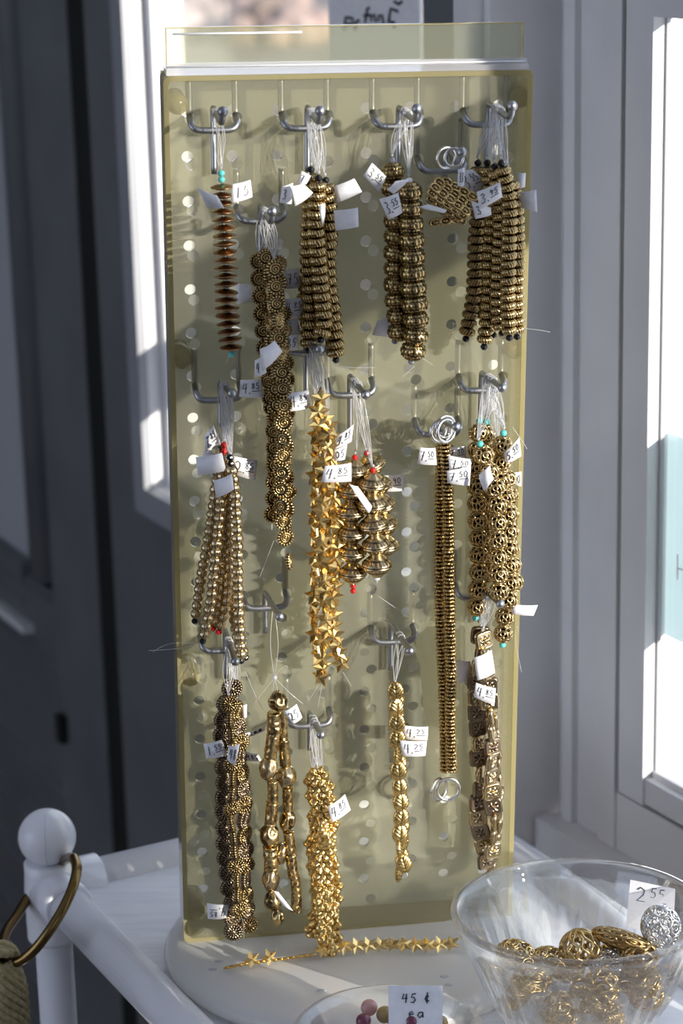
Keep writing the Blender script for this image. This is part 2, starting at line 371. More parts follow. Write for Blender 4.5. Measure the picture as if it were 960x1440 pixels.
MB().boxuv(up0-.9, up0+.01, VA-.003, VA+.012, VP(20, 872, VA)[1]-.006, VP(20, 872, VA)[1]+.004).obj('rail_highlight', WHITE, d2)  # white strip put in as the pale highlight across the leaf
p = VP(92, 1023, VA)
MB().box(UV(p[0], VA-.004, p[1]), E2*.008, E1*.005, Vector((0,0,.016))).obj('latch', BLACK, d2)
# paper notice on the door glass, written side outwards
VN = VA+.0485
n0, n1 = VP(462, 30, VN), VP(590, 30, VN)
zt = VP(520, -60, VN)[1]; zl = VP(520, 112, VN)[1]
nt_ = MB().boxuv(n0[0], n1[0], VN, VN+.0008, zl, zt).obj('paper_notice', PAPER)
tag(nt_, 'white paper notice on the door glass above the display', 'notice')
nw = MB()
def wline(pts, r=.0013): nw.tube([UV(VP(a, b, VN)[0], VN-.0003, VP(a, b, VN)[1]) for a, b in pts], r, 5)
wline([(484,42),(487,24),(497,26),(497,33),(488,34)]); wline([(500,42),(501,31),(506,28)]); wline([(514,32),(517,12),(520,11)]); wline([(512,22),(521,21)])
wline([(523,30),(522,22),(527,21),(529,31)]); wline([(533,30),(533,22),(538,22),(540,34)]); wline([(547,30),(550,12),(560,16)]); wline([(546,30),(555,32),(556,40)]); wline([(555,2),(561,6),(566,2)])
nw.obj('writing', INK, nt_, True)

# ---- outdoors
GRND = paint('leafy_ground', (.05, .035, .028), (.21, .165, .145), .8, .9, 0)
gnd = MB().boxuv(-60, 60, VW+.14, 90, -1.25, -1.2).obj('ground', GRND); struct(gnd, 'tan sunlit ground outdoors')
struct(MB().boxuv(-5, 8, VW+.16, 4.6, -1.2, -1.17).obj('trim_4', paint('pale_concrete', (.66, .62, .60), (.74, .70, .68), 4, .8, 0)), 'pale concrete path outside the right window')
HOUSEP = paint('white_siding', (.80, .80, .80), (.86, .86, .86), 3, .6, 0)
hs = thing('white_outbuilding', (2.4, 4.4, -1.2), 'white sided outbuilding seen bright through the right window', 'building')
for k in range(16):
    z = -1.2 + k*.2
    MB().box((2.4, 4.4, z+.1), Vector((2.05,0,0)), Vector((0,.02,-.006)), Vector((0,-.012,.1))).obj('board', HOUSEP, hs)
MB().box((2.4, 5.6, .4), Vector((2.04,0,0)), Vector((0,1.17,0)), Vector((0,0,1.6))).obj('body', HOUSEP, hs)
MB().box((2.4, 5.0, 2.05), Vector((2.3,0,0)), Vector((0,1.0,0.06)), Vector((0,0,.05))).obj('roof', GREY, hs)
MB().box((.37, 4.36, .4), Vector((.05,0,0)), Vector((0,.03,0)), Vector((0,0,1.6))).obj('corner_board', HOUSEP, hs)
BUSH = paint('brown_foliage', (.10, .08, .06), (.34, .24, .2), 1.2, .9, 0)
for k, (x, y, r, lab) in enumerate(((-1.95, 24, .5, 'leftmost low brown shrub far off above the display'), (-1.15, 26, .7, 'low brown shrub far off over the second hook'), (-.55, 23.5, .5, 'low brown shrub far off beside the paper notice'), (-1.35, 30, .8, 'farthest low brown shrub over the left of the display'))):
    b = MB()
    for i in range(60):
        a = random.random()*2*PI; q = random.random(); b.sphere((x+math.cos(a)*r*q*1.3, y+math.sin(a)*r*q, -1.2+r*.45*random.random()*(1.3-q)+.02), .16+.1*random.random(), 7, 5)
    tag(b.obj('shrub', BUSH, None, True, (x, y, -1.2)), lab, 'shrub')

# ================================================================== the stand
PT = .0134
uB, uFt, vL, vR = -.188, .27, -.132, .156
stand = thing('plant_stand', UV((uB+uFt)/2, (vL+vR)/2, ZF), 'white plastic tube stand with painted wooden top under the display', 'stand')
MB().boxuv(uB+.006, uFt-.006, vL+.006, vR-.006, -.012, 0).obj('table_top', TABLEP, stand)
for (a, b) in (((uB, vL), (uB, vR)), ((uB, vL), (uFt, vL)), ((uB, vR), (uFt, vR)), ((uFt, vL), (uFt, vR))):
    MB().tube([UV(*a, -.001), UV(*b, -.001)], PT, 24).obj('rail', PVC, stand, True)
zball = .036
for (u, v) in ((uB, vL), (uB, vR), (uFt, vL), (uFt, vR)):
    MB().tube([UV(u, v, ZF), UV(u, v, -.03)], PT*.93, 24).obj('post', PVC, stand, True)
    ft = MB().lathe([(0,-.036),(.0168,-.036),(.0172,-.034),(.0172,.0),(.0165,.012),(.0165,.0185),(.0150,.0195),(0,.0195)], 28, None, UV(u, v, 0)).obj('corner_fitting', PVC, stand, True)
    su = 1 if u == uB else -1; sv = 1 if v == vL else -1
    MB().tube([UV(u, v, -.001), UV(u+su*.034, v, -.001), UV(u+su*.035, v, -.001)], [.0168,.0168,.0155], 24).obj('sleeve', PVC, ft, True, UV(u, v, 0)*0 + wloc(ft))
    MB().tube([UV(u, v, -.001), UV(u, v+sv*.034, -.001), UV(u, v+sv*.035, -.001)], [.0168,.0168,.0155], 24).obj('sleeve', PVC, ft, True, wloc(ft))
    bl = MB().sphere(UV(u, v, zball), .0191, 32, 20).obj('ball_finial', PVC, stand, True)
    sm = MB(); th0 = math.atan2(-1, .07)
    sm.tube([UV(u, v, zball) + Vector((math.cos(th0)*math.cos(a), math.sin(th0)*math.cos(a), math.sin(a)))*.0190 for a in [(-.9+2.2*i/20) for i in range(21)]], .00018, 5)
    sm.obj('mould_seam', GREY, bl, True, wloc(bl))

# brass ring and sisal tassel on the corner post
def ZY(px, py, y):
    d = ray(px, py); return CAM + d*((y-CAM.y)/d.y)
yb = UV(uB, vL, 0).y
rp = [(104,1207,.05),(108,1222,.062),(102,1248,.074),(88,1279,.084),(68,1311,.090),(46,1338,.092),(24,1353,.090),(10,1350,.08),(4,1335,.06),(8,1312,.04),(22,1290,.02),(40,1262,.0),(62,1235,-.012),(84,1214,-.006),(97,1206,.02)]
ringp = [ZY(a, b, yb-.008-c*.98) for a, b, c in rp]
rg = MB().tube(smooth_path(ringp + [ringp[0]], 5)[:-1], .0033, 12, True).obj('brass_ring', BRASS, None, True)
tag(rg, 'dark brass ring hung over the corner post of the white stand', 'ring')
kc = ZY(16, 1352, yb-.088)
tas = thing('rope_tassel', kc - Vector((0,0,.06)), 'olive sisal rope tassel knotted on the brass ring', 'tassel')
for k in range(5):
    b = MB(); pts = []
    for i in range(15):
        a = i/14*PI*1.6 + k*.3; pts.append(kc + Vector((-.006+.010*math.cos(a), -.005+.009*math.sin(a)*math.cos(k), .004+.009*math.sin(a)*(.7+.1*k))))
    b.tube(pts, .0028, 8).obj('knot_turn', SISAL, tas, True)
for k in range(16):
    b = MB(); a0 = 2*PI*k/16; pts = []
    for i in range(24):
        t = i/23; rr = .008 + .006*math.sin(min(1, t*3)*PI/2); a = a0 + 5.0*t
        pts.append(kc + Vector((-.006+rr*math.cos(a), -.004+rr*math.sin(a), .004 - .075*t)))
    b.tube(pts, .0023, 7).obj('rope_strand', SISAL, tas, True)

# ================================================================== pegboard tower
X0, X1, U0, U1, DEP, TH = -.1030, .1020, -.2755, .2515, .030, .0026
tower = thing('pegboard_tower', PL(0, U0, -DEP/2) - Vector((0,0,.012)), 'yellowed translucent plastic pegboard display tower on a round base', 'display stand')
def hole_sheet(n0, n1, rows, cols, dx=0):
    b = MB(); P = .0254; R = .0033; K = 16
    xs = [X0] + [(-3.5+i-.5)*P for i in range(cols+1)] + [X1]
    us = [U1] + [-(j-10-.5)*P - .0254 for j in range(0)]
    ut = .0254*(10-.5); ub = ut - rows*P          # row 1 centre is (10-1)*P
    def quad(x0, x1, u0, u1):
        v = [PL(x, u, n) for n in (n1, n0) for (x, u) in ((x0,u0),(x1,u0),(x1,u1),(x0,u1))]
        b.add(v, [(0,1,2,3),(7,6,5,4)])
    xl, xr = -4*P, 4*P
    quad(X0, xl, U0, U1); quad(xr, X1, U0, U1); quad(xl, xr, ut, U1); quad(xl, xr, U0, ub)
    for j in range(1, rows+1):
        for i in range(8):
            cx, cu = (i-3.5)*P, -(j-10)*P; vs_ = []
            for n in (n1, n0):
                for k in range(K): a = 2*PI*(k+.5)/K; vs_.append(PL(cx+R*math.cos(a), cu+R*math.sin(a), n))
                for k in range(K):
                    a = 2*PI*(k+.5)/K; c, s_ = math.cos(a), math.sin(a); m = P/2/max(abs(c), abs(s_)); vs_.append(PL(cx+m*c, cu+m*s_, n))
                for (sx, sy) in ((1,1),(-1,1),(-1,-1),(1,-1)): vs_.append(PL(cx+sx*P/2, cu+sy*P/2, n))
            f = []; M = 2*K+4
            for k in range(K):
                k2 = (k+1) % K
                for o, fl in ((0,0),(M,1)):
                    q = (o+k, o+K+k, o+K+k2, o+k2); f.append(q[::-1] if fl else q)
                f.append((k, k2, M+k2, M+k))
            for ci, k in enumerate((1, 5, 9, 13)):
                for o, fl in ((0,0),(M,1)):
                    q = (o+K+k, o+2*K+ci, o+K+(k+1) % K); f.append(q[::-1] if fl else q)
            b.add(vs_, f)
    return b
hole_sheet(-TH, 0, 20, 8).obj('front_panel', SHEET, tower)
hole_sheet(-DEP, -DEP+TH, 20, 8).obj('back_panel', SHEETB, tower)
def ring_pts(x0, x1, u0, u1, r, n, k=6):
    pts = []
    for cx, cu, a0 in ((x1-r,u1-r,0),(x0+r,u1-r,PI/2),(x0+r,u0+r,PI),(x1-r,u0+r,1.5*PI)):
        for i in range(k+1): a = a0+PI/2*i/k; pts.append(PL(cx+r*math.cos(a), cu+r*math.sin(a), n))
    return pts
b = MB(); e = .0026
A = ring_pts(X0-.0002, X1+.0002, U0-.0002, U1+.0002, .004, .0004); Bk = ring_pts(X0-.0002, X1+.0002, U0-.0002, U1+.0002, .004, -DEP-.0004)
A2 = ring_pts(X0+e, X1-e, U0+e, U1-e, .0025, .0004); B2 = ring_pts(X0+e, X1-e, U0+e, U1-e, .0025, -DEP-.0004); n_ = len(A)
b.add(A+Bk+A2+B2, [q for i in range(n_) for j in [(i+1) % n_] for q in ((i, j, n_+j, n_+i), (2*n_+i, 3*n_+i, 3*n_+j, 2*n_+j), (i, 2*n_+i, 2*n_+j, j), (n_+i, n_+j, 3*n_+j, 3*n_+i))])
b.obj('edge_wall', AMBER, tower)
for (x, u) in ((-.0955, .236), (-.0965, .0925), (-.0955, -.1015), (-.0955, -.2565), (.0955, .236), (.0955, .0915)):
    MB().tube([PL(x, u, -TH), PL(x, u, -DEP+TH)], .0058, 20).obj('spacer_boss', AMBER, tower, True)
bz = Vector((-.004, .004, 0))
bs = MB().lathe([(0,.0005),(.112,.0005),(.1165,.002),(.1175,.006),(.1150,.0095),(.108,.0112),(.100,.0118),(0,.0118)], 96, None, bz).obj('base', BASEM, tower, True)
for px, py in ((308,1352),(299,1363),(452,1393),(624,1373),(630,1385)):
    p = ZP(px, py, .0119); MB().sphere(p, .0022, 8, 5, (1.3,.9,.12)).obj('scuff', GREY, bs, True, wloc(bs))
hd = thing('sign_holder', PL(0, U1, -.012), 'clear acrylic sign strip standing on top of the pegboard', 'sign holder')
hx0, hx1 = -.1008, .0985
MB().boxl(hx0, hx1, U1+.003, U1+.0245, -.0125, -.0100).obj('upright_sheet', ACRYL, hd)
MB().boxl(hx0, hx1, U1+.0245, U1+.0252, -.0127, -.0098).obj('sheet_edge', AMBER, hd)
MB().boxl(hx0, hx0+.0006, U1+.003, U1+.0245, -.0127, -.0098).obj('sheet_edge', AMBER, hd)
MB().boxl(hx1-.0006, hx1, U1+.003, U1+.0245, -.0127, -.0098).obj('sheet_edge', AMBER, hd)
MB().boxl(hx0-.0006, hx1+.0014, U1+.0003, U1+.0032, -.022, -.0002).obj('foot', LIPM, hd)
MB().boxl(hx0-.0006, hx1+.0014, U1+.0032, U1+.0062, -.0075, -.0048).obj('channel_lip', LIPM, hd)
MB().tube([PL(hx0, U1+.0045, -.0040), PL(hx1, U1+.0045, -.0040)], .0005, 6).obj('lip_edge', CLEARB, hd, True)
MB().tube([PL(hx0+.004, U1+.0216, -.0098), PL(hx0+.075, U1+.0216, -.0098)], .0006, 6).obj('groove', CLEARB, hd, True)

# ---- hooks
def hole(c, r): return (c-3.5)*.0254, -(r-10)*.0254
HOOKS = {}
def hook(key, col, row, arch, tip, label, up=True, low=.030, n_tip=.042, bar=True):
    x0, u0 = hole(col, row); x1, _ = hole(col+1, row); xc = (x0+x1)/2
    h = thing('peg_hook', PL(xc, u0-low, 0), label, 'hook', 'steel peg hooks')
    wr_ = .0019; dn = .0052
    L_ = lambda x, s: [(x, u0+.021, -.0060), (x, u0+.006, -.0060), (x, u0+.001, -.0050), (x, u0-.0008, -.0005), (x, u0-.002, .0036), (x+s*.0012, u0-.0042, .0058), (x+s*.0045, u0-dn-.0004, .0066)]
    path = L_(x0, 1) + [(xc, u0-dn-.0006, .0068)] + L_(x1, -1)[::-1]
    MB().tube(smooth_path([PL(*q) for q in path], 4), wr_, 10).obj('cross_wire', STEEL, h, True)
    a = PX(*arch, .011); la = RP.transposed() @ (RC.transposed() @ (a-CAM) - TP)
    p0 = PL(la.x, u0-low, .0046); p1 = PL(la.x, la.y-.004, .0050)
    t = PX(*tip, n_tip)
    if up:
        k = t - W3 @ Vector((.0003, .0062, .0035)); pts = [p0, p1, a, a*.45+k*.55 - BUP*.0006, k, t]
    else: pts = [p0, p1, a, a*.5+t*.5, t]
    arm = smooth_path(pts, 6)
    MB().tube(arm, wr_*.92, 10).obj('arm', STEEL, h, True)
    MB().sphere(t, .0029 if up else .0027, 14, 10).obj('ball_tip', STEEL, h, True)
    HOOKS[key] = [a*.8+(t if not up else k)*.2, a*.45+(t if not up else k)*.55]
    return h
hook('h1', 0, 1, (301,154), (313,157), 'steel hook at top left holding the copper disc strand')
hook('h2', 2, 1, (434,153), (450,156), 'steel hook in the top row, second from left, looped with many nylon lines')
hook('h3', 4, 1, (563,153), (586,153), 'steel hook in the top row, third from left')
hook('h4', 6, 1, (690,148), (720,149), 'steel hook at the top right corner of the board')
hook('h5', 1, 3, (368,292), (383,297), 'steel hook carrying the bundle of spiral disc strands')
hook('h6', 5, 2, (630,212), (649,214), 'steel hook with two silver rings under the top row')
hook('h7', 0, 7, (311,540), (326,553), 'steel hook at left carrying the ribbed round bead strands', False, .022)
hook('h8', 3, 7, (494,532), (514,555), 'steel hook in the middle carrying the large bicone bead strands', False)
hook('h9', 6, 7, (680,527), (706,545), 'steel hook at right carrying the filigree ball strands', False)
hook('h10', 5, 8, (622,592), (641,600), 'steel hook with a stack of silver rings carrying the coil chains', False, .02)
hook('h11', 1, 12, (374,836), (393,867), 'steel hook carrying the bracelet of tubes and nuggets', False, .022)
hook('h12', 0, 13, (318,890), (331,930), 'steel hook below the ribbed bead strands at left', False, .024)
hook('h13', 4, 13, (552,880), (576,915), 'steel hook carrying the gold leaf bead strands', False, .024)
hook('h14', 2, 15, (437,1005), (451,1033), 'steel hook carrying the gold flower bead strands', False, .022)
hook('h15', 6, 12, (679,828), (703,849), 'steel hook under the filigree balls carrying square beads', False, .022)
hook('h16', 2, 6, (432,482), (449,491), 'steel hook half hidden behind rope beads carrying the star strands', False, .03)

# ================================================================== bead shapes (unit diameter, hole along z, flat faces along y)
cos, sin = math.cos, math.sin
def sphere_prof(n, r=.5, h=.5, hole_=.08):
    return [(max(hole_, r*sin(PI*(i+.35)/(n-.3))), h*cos(PI*(i+.35)/(n-.3))) for i in range(n)]
def bead_saucer():
    b = MB(); b.lathe([(.09,.14),(.20,.115),(.34,.075),(.46,.03),(.50,.008),(.50,-.008),(.46,-.03),(.34,-.075),(.20,-.115),(.09,-.14)], 28, lambda t,i,r,z: (r, z, .9 if i in (0,9) else .0)); return b
def bead_rope(h=.25, k=18, tw=9):
    pr = [(.16,h*.96)] + [(.21+.29*cos(a)**.8, h*sin(a)) for a in [PI*.45-PI*.90*i/10 for i in range(11)]] + [(.16,-h*.96)]
    def md(t, i, r, z):
        w = cos(k*t + tw*z/h*.35); return (r*(1+.05*w), z, min(1, max(0, -.05-1.1*w)) if r > .33 else 1)
    b = MB(); b.lathe(pr, k*4, md); return b
def bead_drum():
    pr = []
    for z, r in ((.40,.16),(.37,.27),(.31,.33),(.27,.35),(.24,.43),(.19,.46),(.14,.455),(.10,.475),(.05,.495),(0,.5),(-.05,.495),(-.10,.475),(-.14,.455),(-.19,.46),(-.24,.43),(-.27,.35),(-.31,.33),(-.37,.27),(-.40,.16)): pr.append((r, z))
    def md(t, i, r, z):
        a = abs(z)
        if a < .07: w = cos(14*t); return (r*(1+.045*w), z, max(0,-w))
        if .16 < a < .25: w = cos(20*t); return (r*(1+.05*w), z, max(0,-w))
        if .12 < a <= .16 or .26 < a < .29: return (r*.97, z, .95)
        w = cos(18*t+6); return (r*(1+.05*w), z, .45-.45*w)
    b = MB(); b.lathe(pr, 56, md); return b
def bead_melon():
    b = MB(); b.lathe(sphere_prof(10, .5, .50, .1), 56, lambda t,i,r,z: (r*(1+.035*cos(14*t)), z, max(0,-cos(14*t))*.7 if .15 < r else .9)); return b
def bead_bicone():
    pr = [(.12,.42),(.17,.38),(.24,.32),(.31,.26),(.355,.215),(.36,.20),(.40,.165),(.45,.115),(.47,.09),(.49,.055),(.5,.03),(.47,.012),(.47,-.012),(.5,-.03),(.49,-.055),(.47,-.09),(.45,-.115),(.40,-.165),(.36,-.20),(.355,-.215),(.31,-.26),(.24,-.32),(.17,-.38),(.12,-.42)]
    def md(t, i, r, z):
        a = abs(z)
        if .08 < a < .18: w = cos(20*t); return (r*(1+.05*w), z, max(0,-w)*.75)
        if a < .02: return (r, z, .8)
        if .19 < a < .22: return (r*.985, z, .85)
        return (r, z, 0)
    b = MB(); b.lathe(pr, 66, md); return b
def bead_coil():
    pr = [(.20,.19),(.24,.12),(.40,.10),(.48,.05),(.5,0),(.48,-.05),(.40,-.10),(.24,-.12),(.20,-.19)]
    b = MB(); b.lathe(pr, 36, lambda t,i,r,z: (r*(1+.08*cos(9*t)), z, (max(0,-cos(9*t))*.6) if r > .33 else 1)); return b
def coin(rad, hgt, nr=10, nt=48, th=.08, sq=1.0):
    # rad(theta) outline; hgt(x, z, r, theta) -> (relief, patina); two faces at +-y
    b = MB(); vs_ = []; pt = []; fs = []
    for sg in (1, -1):
        vs_.append(Vector((0, sg*(th+hgt(0,0,0,0)[0]), 0))); pt.append(hgt(0,0,0,0)[1])
        for i in range(1, nr+1):
            for j in range(nt):
                t = 2*PI*j/nt; R = rad(t)*i/nr; x, z = R*cos(t), R*sin(t); h, p_ = hgt(x, z, i/nr, t)
                edge = (1-(max(0, i/nr-.85)/.15)**2*.75)
                vs_.append(Vector((x, sg*(th+h)*edge, z))); pt.append(p_)
    M = 1+nr*nt
    for o, fl in ((0, 0), (M, 1)):
        for j in range(nt):
            j2 = (j+1) % nt; q = (o, o+1+j, o+1+j2); fs.append(q if fl else q[::-1])
            for i in range(nr-1):
                a = o+1+i*nt; q = (a+j, a+nt+j, a+nt+j2, a+j2); fs.append(q if fl else q[::-1])
    a = 1+(nr-1)*nt
    for j in range(nt): j2 = (j+1) % nt; fs.append((a+j, M+a+j, M+a+j2, a+j2))
    b.add(vs_, fs, pt); return b
def bead_spiral():
    def h(x, z, r, t):
        if r < .64:
            w = cos(2*PI*(r*3.9) - t); return (.055*w + .03*(1-r), min(1, max(0, -.15-1.6*w)))
        if r < .70: return (-.03, 1)
        w = cos(16*t); q = sin(min(1, (r-.70)/.26)*PI); return (.07*max(0, w)*q, 1 if w < -.1 else max(0, .6-w)*.8)
    return coin(lambda t: .5*(1+.05*cos(16*t)), h, 18, 80, .10)
def bead_rosette():
    def dots(n, t, r, a, b, off=0): w = cos(n*t+off); q = sin((r-a)/(b-a)*PI); return (.06*max(0, w)*q, 1 if w < -.2 else max(0, .5-w)*q*.8 + (1-q)*.8)
    def h(x, z, r, t):
        if r < .16: return (.06, .1)
        if r < .44: return dots(8, t, r, .16, .44)
        if r < .72: return dots(14, t, r, .44, .72, 1)
        return dots(20, t, r, .72, 1.06)
    return coin(lambda t: .5*(1+.035*cos(20*t)), h, 15, 80, .12)
def bead_square():
    def R(t): return .46/((abs(cos(t))**5+abs(sin(t))**5)**.2)
    def h(x, z, r, t):
        if r < .14: return (.05, 0)
        if r < .46: w = cos(6*t); return (.04*w, max(0,-w)*.9)
        w = cos(2*PI*(r-.46)*5.5); return (.022*w - .03*(r-.46), max(0,-w)*.7)
    return coin(R, h, 14, 56, .13)
def bead_leaf():
    def R(t): return .5/math.sqrt((cos(t)/.80)**2+(sin(t)/1.05)**2)*.95
    def h(x, z, r, t):
        if abs(x) < .03: return (-.02+.12*(1-r*r), .7)
        w = cos(34*(z - abs(x)*.9)); return (.12*(1-r*r)+.016*w, max(0,-w)*.55)
    return coin(R, h, 12, 52, .06)
def bead_star():
    b = MB(); out = []
    for k in range(10):
        r = .56 if k % 2 == 0 else .27; a = PI/2 + k*PI/5; out.append((r*cos(a), r*sin(a)))
    v = [(0,.19,0),(0,-.19,0)] + [(x,.045,z) for x,z in out] + [(x,-.045,z) for x,z in out]
    f = [(0, 2+(k+1)%10, 2+k) for k in range(10)] + [(1, 12+k, 12+(k+1)%10) for k in range(10)] + [(2+k, 2+(k+1)%10, 12+(k+1)%10, 12+k) for k in range(10)]
    b.add(v, f); return b
def bead_flower():
    def h(x, z, r, t):
        if r < .22: return (.17*math.sqrt(max(0, 1-(r/.23)**2)), 0)
        if r < .30: return (-.03, .9)
        w = cos(6*t); q = sin(min(1, (r-.26)/.66)*PI); return (.13*q*(.45+.55*w) - .02, max(0, -.55-w)*1.6)
    return coin(lambda t: .5*(1+.10*cos(6*t)), h, 12, 54, .14)
def bead_lump(seed, holes=9, h=.62, depth=.13):
    r_ = random.Random(seed); ds = [Vector((r_.uniform(-1,1), r_.uniform(-1,1), r_.uniform(-1,1))).normalized() for _ in range(holes*3)]; b = MB()
    def md(t, i, r, z):
        d = Vector((r*cos(t), r*sin(t), z*.5/h)).normalized(); m = max(d.dot(q) for q in ds)
        k = min(1, max(0, (m-.915)/.06)); return (r*(1-depth*1.6*k), z*(1-depth*.6*k), k*.85 if depth > .08 else k*.45)
    b.lathe(sphere_prof(20, .5, h, .12), 48, md); return b
def bead_tube(seed, h=1.0, depth=.12):
    r_ = random.Random(seed); pts = [(r_.uniform(0, 2*PI), r_.uniform(-h, h)) for _ in range(26)]
    pr = [(.3,h)] + [(.47+.015*cos(i*.8), h*(1-2*i/22)*.97) for i in range(23)] + [(.3,-h)]
    def md(t, i, r, z):
        m = min(math.hypot(math.atan2(sin(t-a), cos(t-a))*.9, (z-zz)*2.2) for a, zz in pts)
        k = min(1, max(0, 1.25-m/.42)); return (r*(1-depth*1.5*k), z, k*.6)
    b = MB(); b.lathe(pr, 40, md); return b
def ring_on(b, d, ang, r, R=.46, sc=(1,1,1), k=14, seg=5):
    d = Vector(d).normalized(); x = d.orthogonal().normalized(); y = d.cross(x); pts = []
    for i in range(k):
        a = 2*PI*i/k; q = (d*cos(ang) + (x*cos(a)+y*sin(a))*sin(ang))*R; pts.append(Vector((q.x*sc[0], q.y*sc[1], q.z*sc[2])))
    b.tube(pts, r, seg, True)
def bead_filigree():
    b = MB()
    for d in ((1,0,0),(-1,0,0),(0,1,0),(0,-1,0)):
        ring_on(b, d, .62, .050)
        for q in (.30, -.30): ring_on(b, (d[0], d[1], q), .25, .040, k=10)
    for sx in (1,-1):
        for sy in (1,-1):
            for sz in (1,-1): ring_on(b, (sx,sy,sz*1.15), .30, .042, k=10)
    for sz in (1,-1): ring_on(b, (0,0,sz), .40, .055)
    b.sphere((0,0,0), .29, 10, 7, pat=1.0)  # added dark core stands in for shade inside the hollow ball
    return b
def bead_lace(flat=.55, n=22, r=.035, seed=1):
    b = MB(); sc = (1, flat, 1.15)
    g = PI*(3-math.sqrt(5))
    for i in range(n):
        y = 1-2*(i+.5)/n; rr = math.sqrt(1-y*y); d = (rr*cos(g*i), y, rr*sin(g*i)); ring_on(b, d, .34, r, .47, sc, 12, 5); ring_on(b, d, .15, r*.8, .47, sc, 8, 4)
    return b
def bead_slits(n=16):
    b = MB()
    for k in range(n):
        pts = []
        for i in range(19):
            a = PI*(.06+.88*i/18); t = 2*PI*k/n + (1 if k % 2 else -1)*.14*sin(i*PI/3); pts.append((.48*sin(a)*cos(t), .48*sin(a)*sin(t), .46*cos(a)))
        b.tube(pts, .046, 6)
    for s_ in (1,-1): b.tube([(.12*cos(a), .12*sin(a), s_*.455) for a in [2*PI*i/12 for i in range(12)]], .035, 5, True)
    return b
def bead_oval_link():
    b = MB()
    b.tube([(.34*cos(a), 0, .52*sin(a)) for a in [2*PI*i/18 for i in range(18)]], .13, 7, True)
    b.sphere((0,0,0), .22, 8, 6, (.8,.8,1.3), pat=.2); b.sphere((0,0,0), .36, 10, 6, (.9,.25,1.2), pat=.9); return b
ME = {}
def bm_(name, b, m, smooth=True): ME[name] = b.mesh('bead_'+name, m, smooth)
bm_('saucer', bead_saucer(), COPPER)
bm_('rope', bead_rope(), GOLD); bm_('rope_dark', bead_rope(.25, 17, -9), BRONZE)  # second copy in darker metal puts shadow into the shaded strands' colour
bm_('drum', bead_drum(), GOLD)
bm_('melon', bead_melon(), PALEG)
bm_('bicone', bead_bicone(), PALEG)
bm_('coil', bead_coil(), GOLD)
bm_('spiral', bead_spiral(), GOLD); bm_('rosette', bead_rosette(), ROSEB); bm_('rosette_gold', bead_rosette(), BRONZE)
bm_('square', bead_square(), PALEG); bm_('square_dark', bead_square(), ROSEB); bm_('leaf', bead_leaf(), GOLDB); bm_('star', bead_star(), GOLDB, False)
bm_('flower', bead_flower(), GOLDB)
bm_('lump1', bead_lump(3), GOLD); bm_('lump2', bead_lump(9, 12, .6, .075), PALEG); bm_('tube1', bead_tube(4), GOLD); bm_('tube2', bead_tube(8, .95, .05), GOLD)
bm_('filigree', bead_filigree(), GOLD)
bm_('lace_gold', bead_lace(.6), GOLD); bm_('lace_silver', bead_lace(.5, 30, .03), SILVER); bm_('lace_flat', bead_lace(.36, 26, .04), BRONZE); bm_('slits', bead_slits(), GOLD)
bm_('oval_link', bead_oval_link(), GOLD)
def round_mesh(m, fac=False): return MB().lathe(sphere_prof(7 if fac else 9, .5, .46, .1), 8 if fac else 14).mesh('bead_'+m.name, m, not fac)
RB_ = {'turq': round_mesh(TURQ), 'black': round_mesh(BLACKB, True), 'red': round_mesh(REDB, True), 'grey': round_mesh(GREYB), 'clear': round_mesh(CLEARB, True)}

def place(me, name, parent, p, T, w, spin=0.0, sc=(1,1,1), F=None):
    T = Vector(T).normalized(); F = F or NRM; y = (F - T*F.dot(T)); y = y.normalized() if y.length > 1e-6 else T.orthogonal().normalized()
    z = -T; x = y.cross(z); q = Matrix((x, y, z)).transposed().to_quaternion() @ Quaternion((0,0,1), spin)
    o = bpy.data.objects.new(name, me); COL.objects.link(o); o.parent = parent
    o.location = Vector(p) - wloc(parent); o.rotation_mode = 'QUATERNION'; o.rotation_quaternion = q; o.scale = (w*sc[0], w*sc[1], w*sc[2])
    return o

# ------------------------------------------------------------------ handwriting
GL = {'0': [[(.5,1),(.15,.8),(.1,.35),(.4,0),(.8,.2),(.88,.65),(.5,1)]], '1': [[(.5,1),(.45,0)]],
 '2': [[(.1,.8),(.4,1),(.8,.85),(.7,.5),(.1,.02),(.95,.06)]], '3': [[(.15,.9),(.5,1),(.8,.8),(.4,.55),(.8,.4),(.7,.08),(.1,.05)]],
 '4': [[(.35,1),(.1,.45),(.85,.5)],[(.75,1),(.6,0)]], '5': [[(.9,1),(.35,.97),(.2,.58),(.65,.6),(.8,.3),(.5,.02),(.1,.1)]],
 '7': [[(.05,.92),(.85,1),(.35,0)],[(.25,.5),(.75,.55)]], '8': [[(.5,.55),(.2,.8),(.5,1),(.8,.8),(.5,.55),(.15,.25),(.5,0),(.85,.25),(.5,.55)]],
 '9': [[(.8,.75),(.45,1),(.2,.7),(.5,.5),(.8,.75),(.65,0)]], 'c': [[(.8,.75),(.4,.8),(.15,.4),(.4,.05),(.85,.15)]],
 'e': [[(.15,.4),(.8,.5),(.6,.8),(.2,.6),(.25,.1),(.8,.1)]], 'a': [[(.8,.7),(.35,.7),(.15,.3),(.4,.03),(.75,.3),(.82,.7),(.85,.05)]], '|': [[(.5,1.1),(.45,-.2)]]}
def write(fn, items, r):
    # items: (char, x, y, w, h) in sheet coordinates 0..1; fn maps (x, y) to a world point
    b = MB()
    for ch, x, y, w, h in items:
        if ch == '_': b.tube([fn(x, y), fn(x+w, y+.02)], r, 5); continue
        if ch == '.': b.sphere(fn(x, y), r*1.7, 6, 4); continue
        for st in GL[ch]: b.tube([fn(x+px*w, y+py*h) for px, py in st], r, 5)
    return b
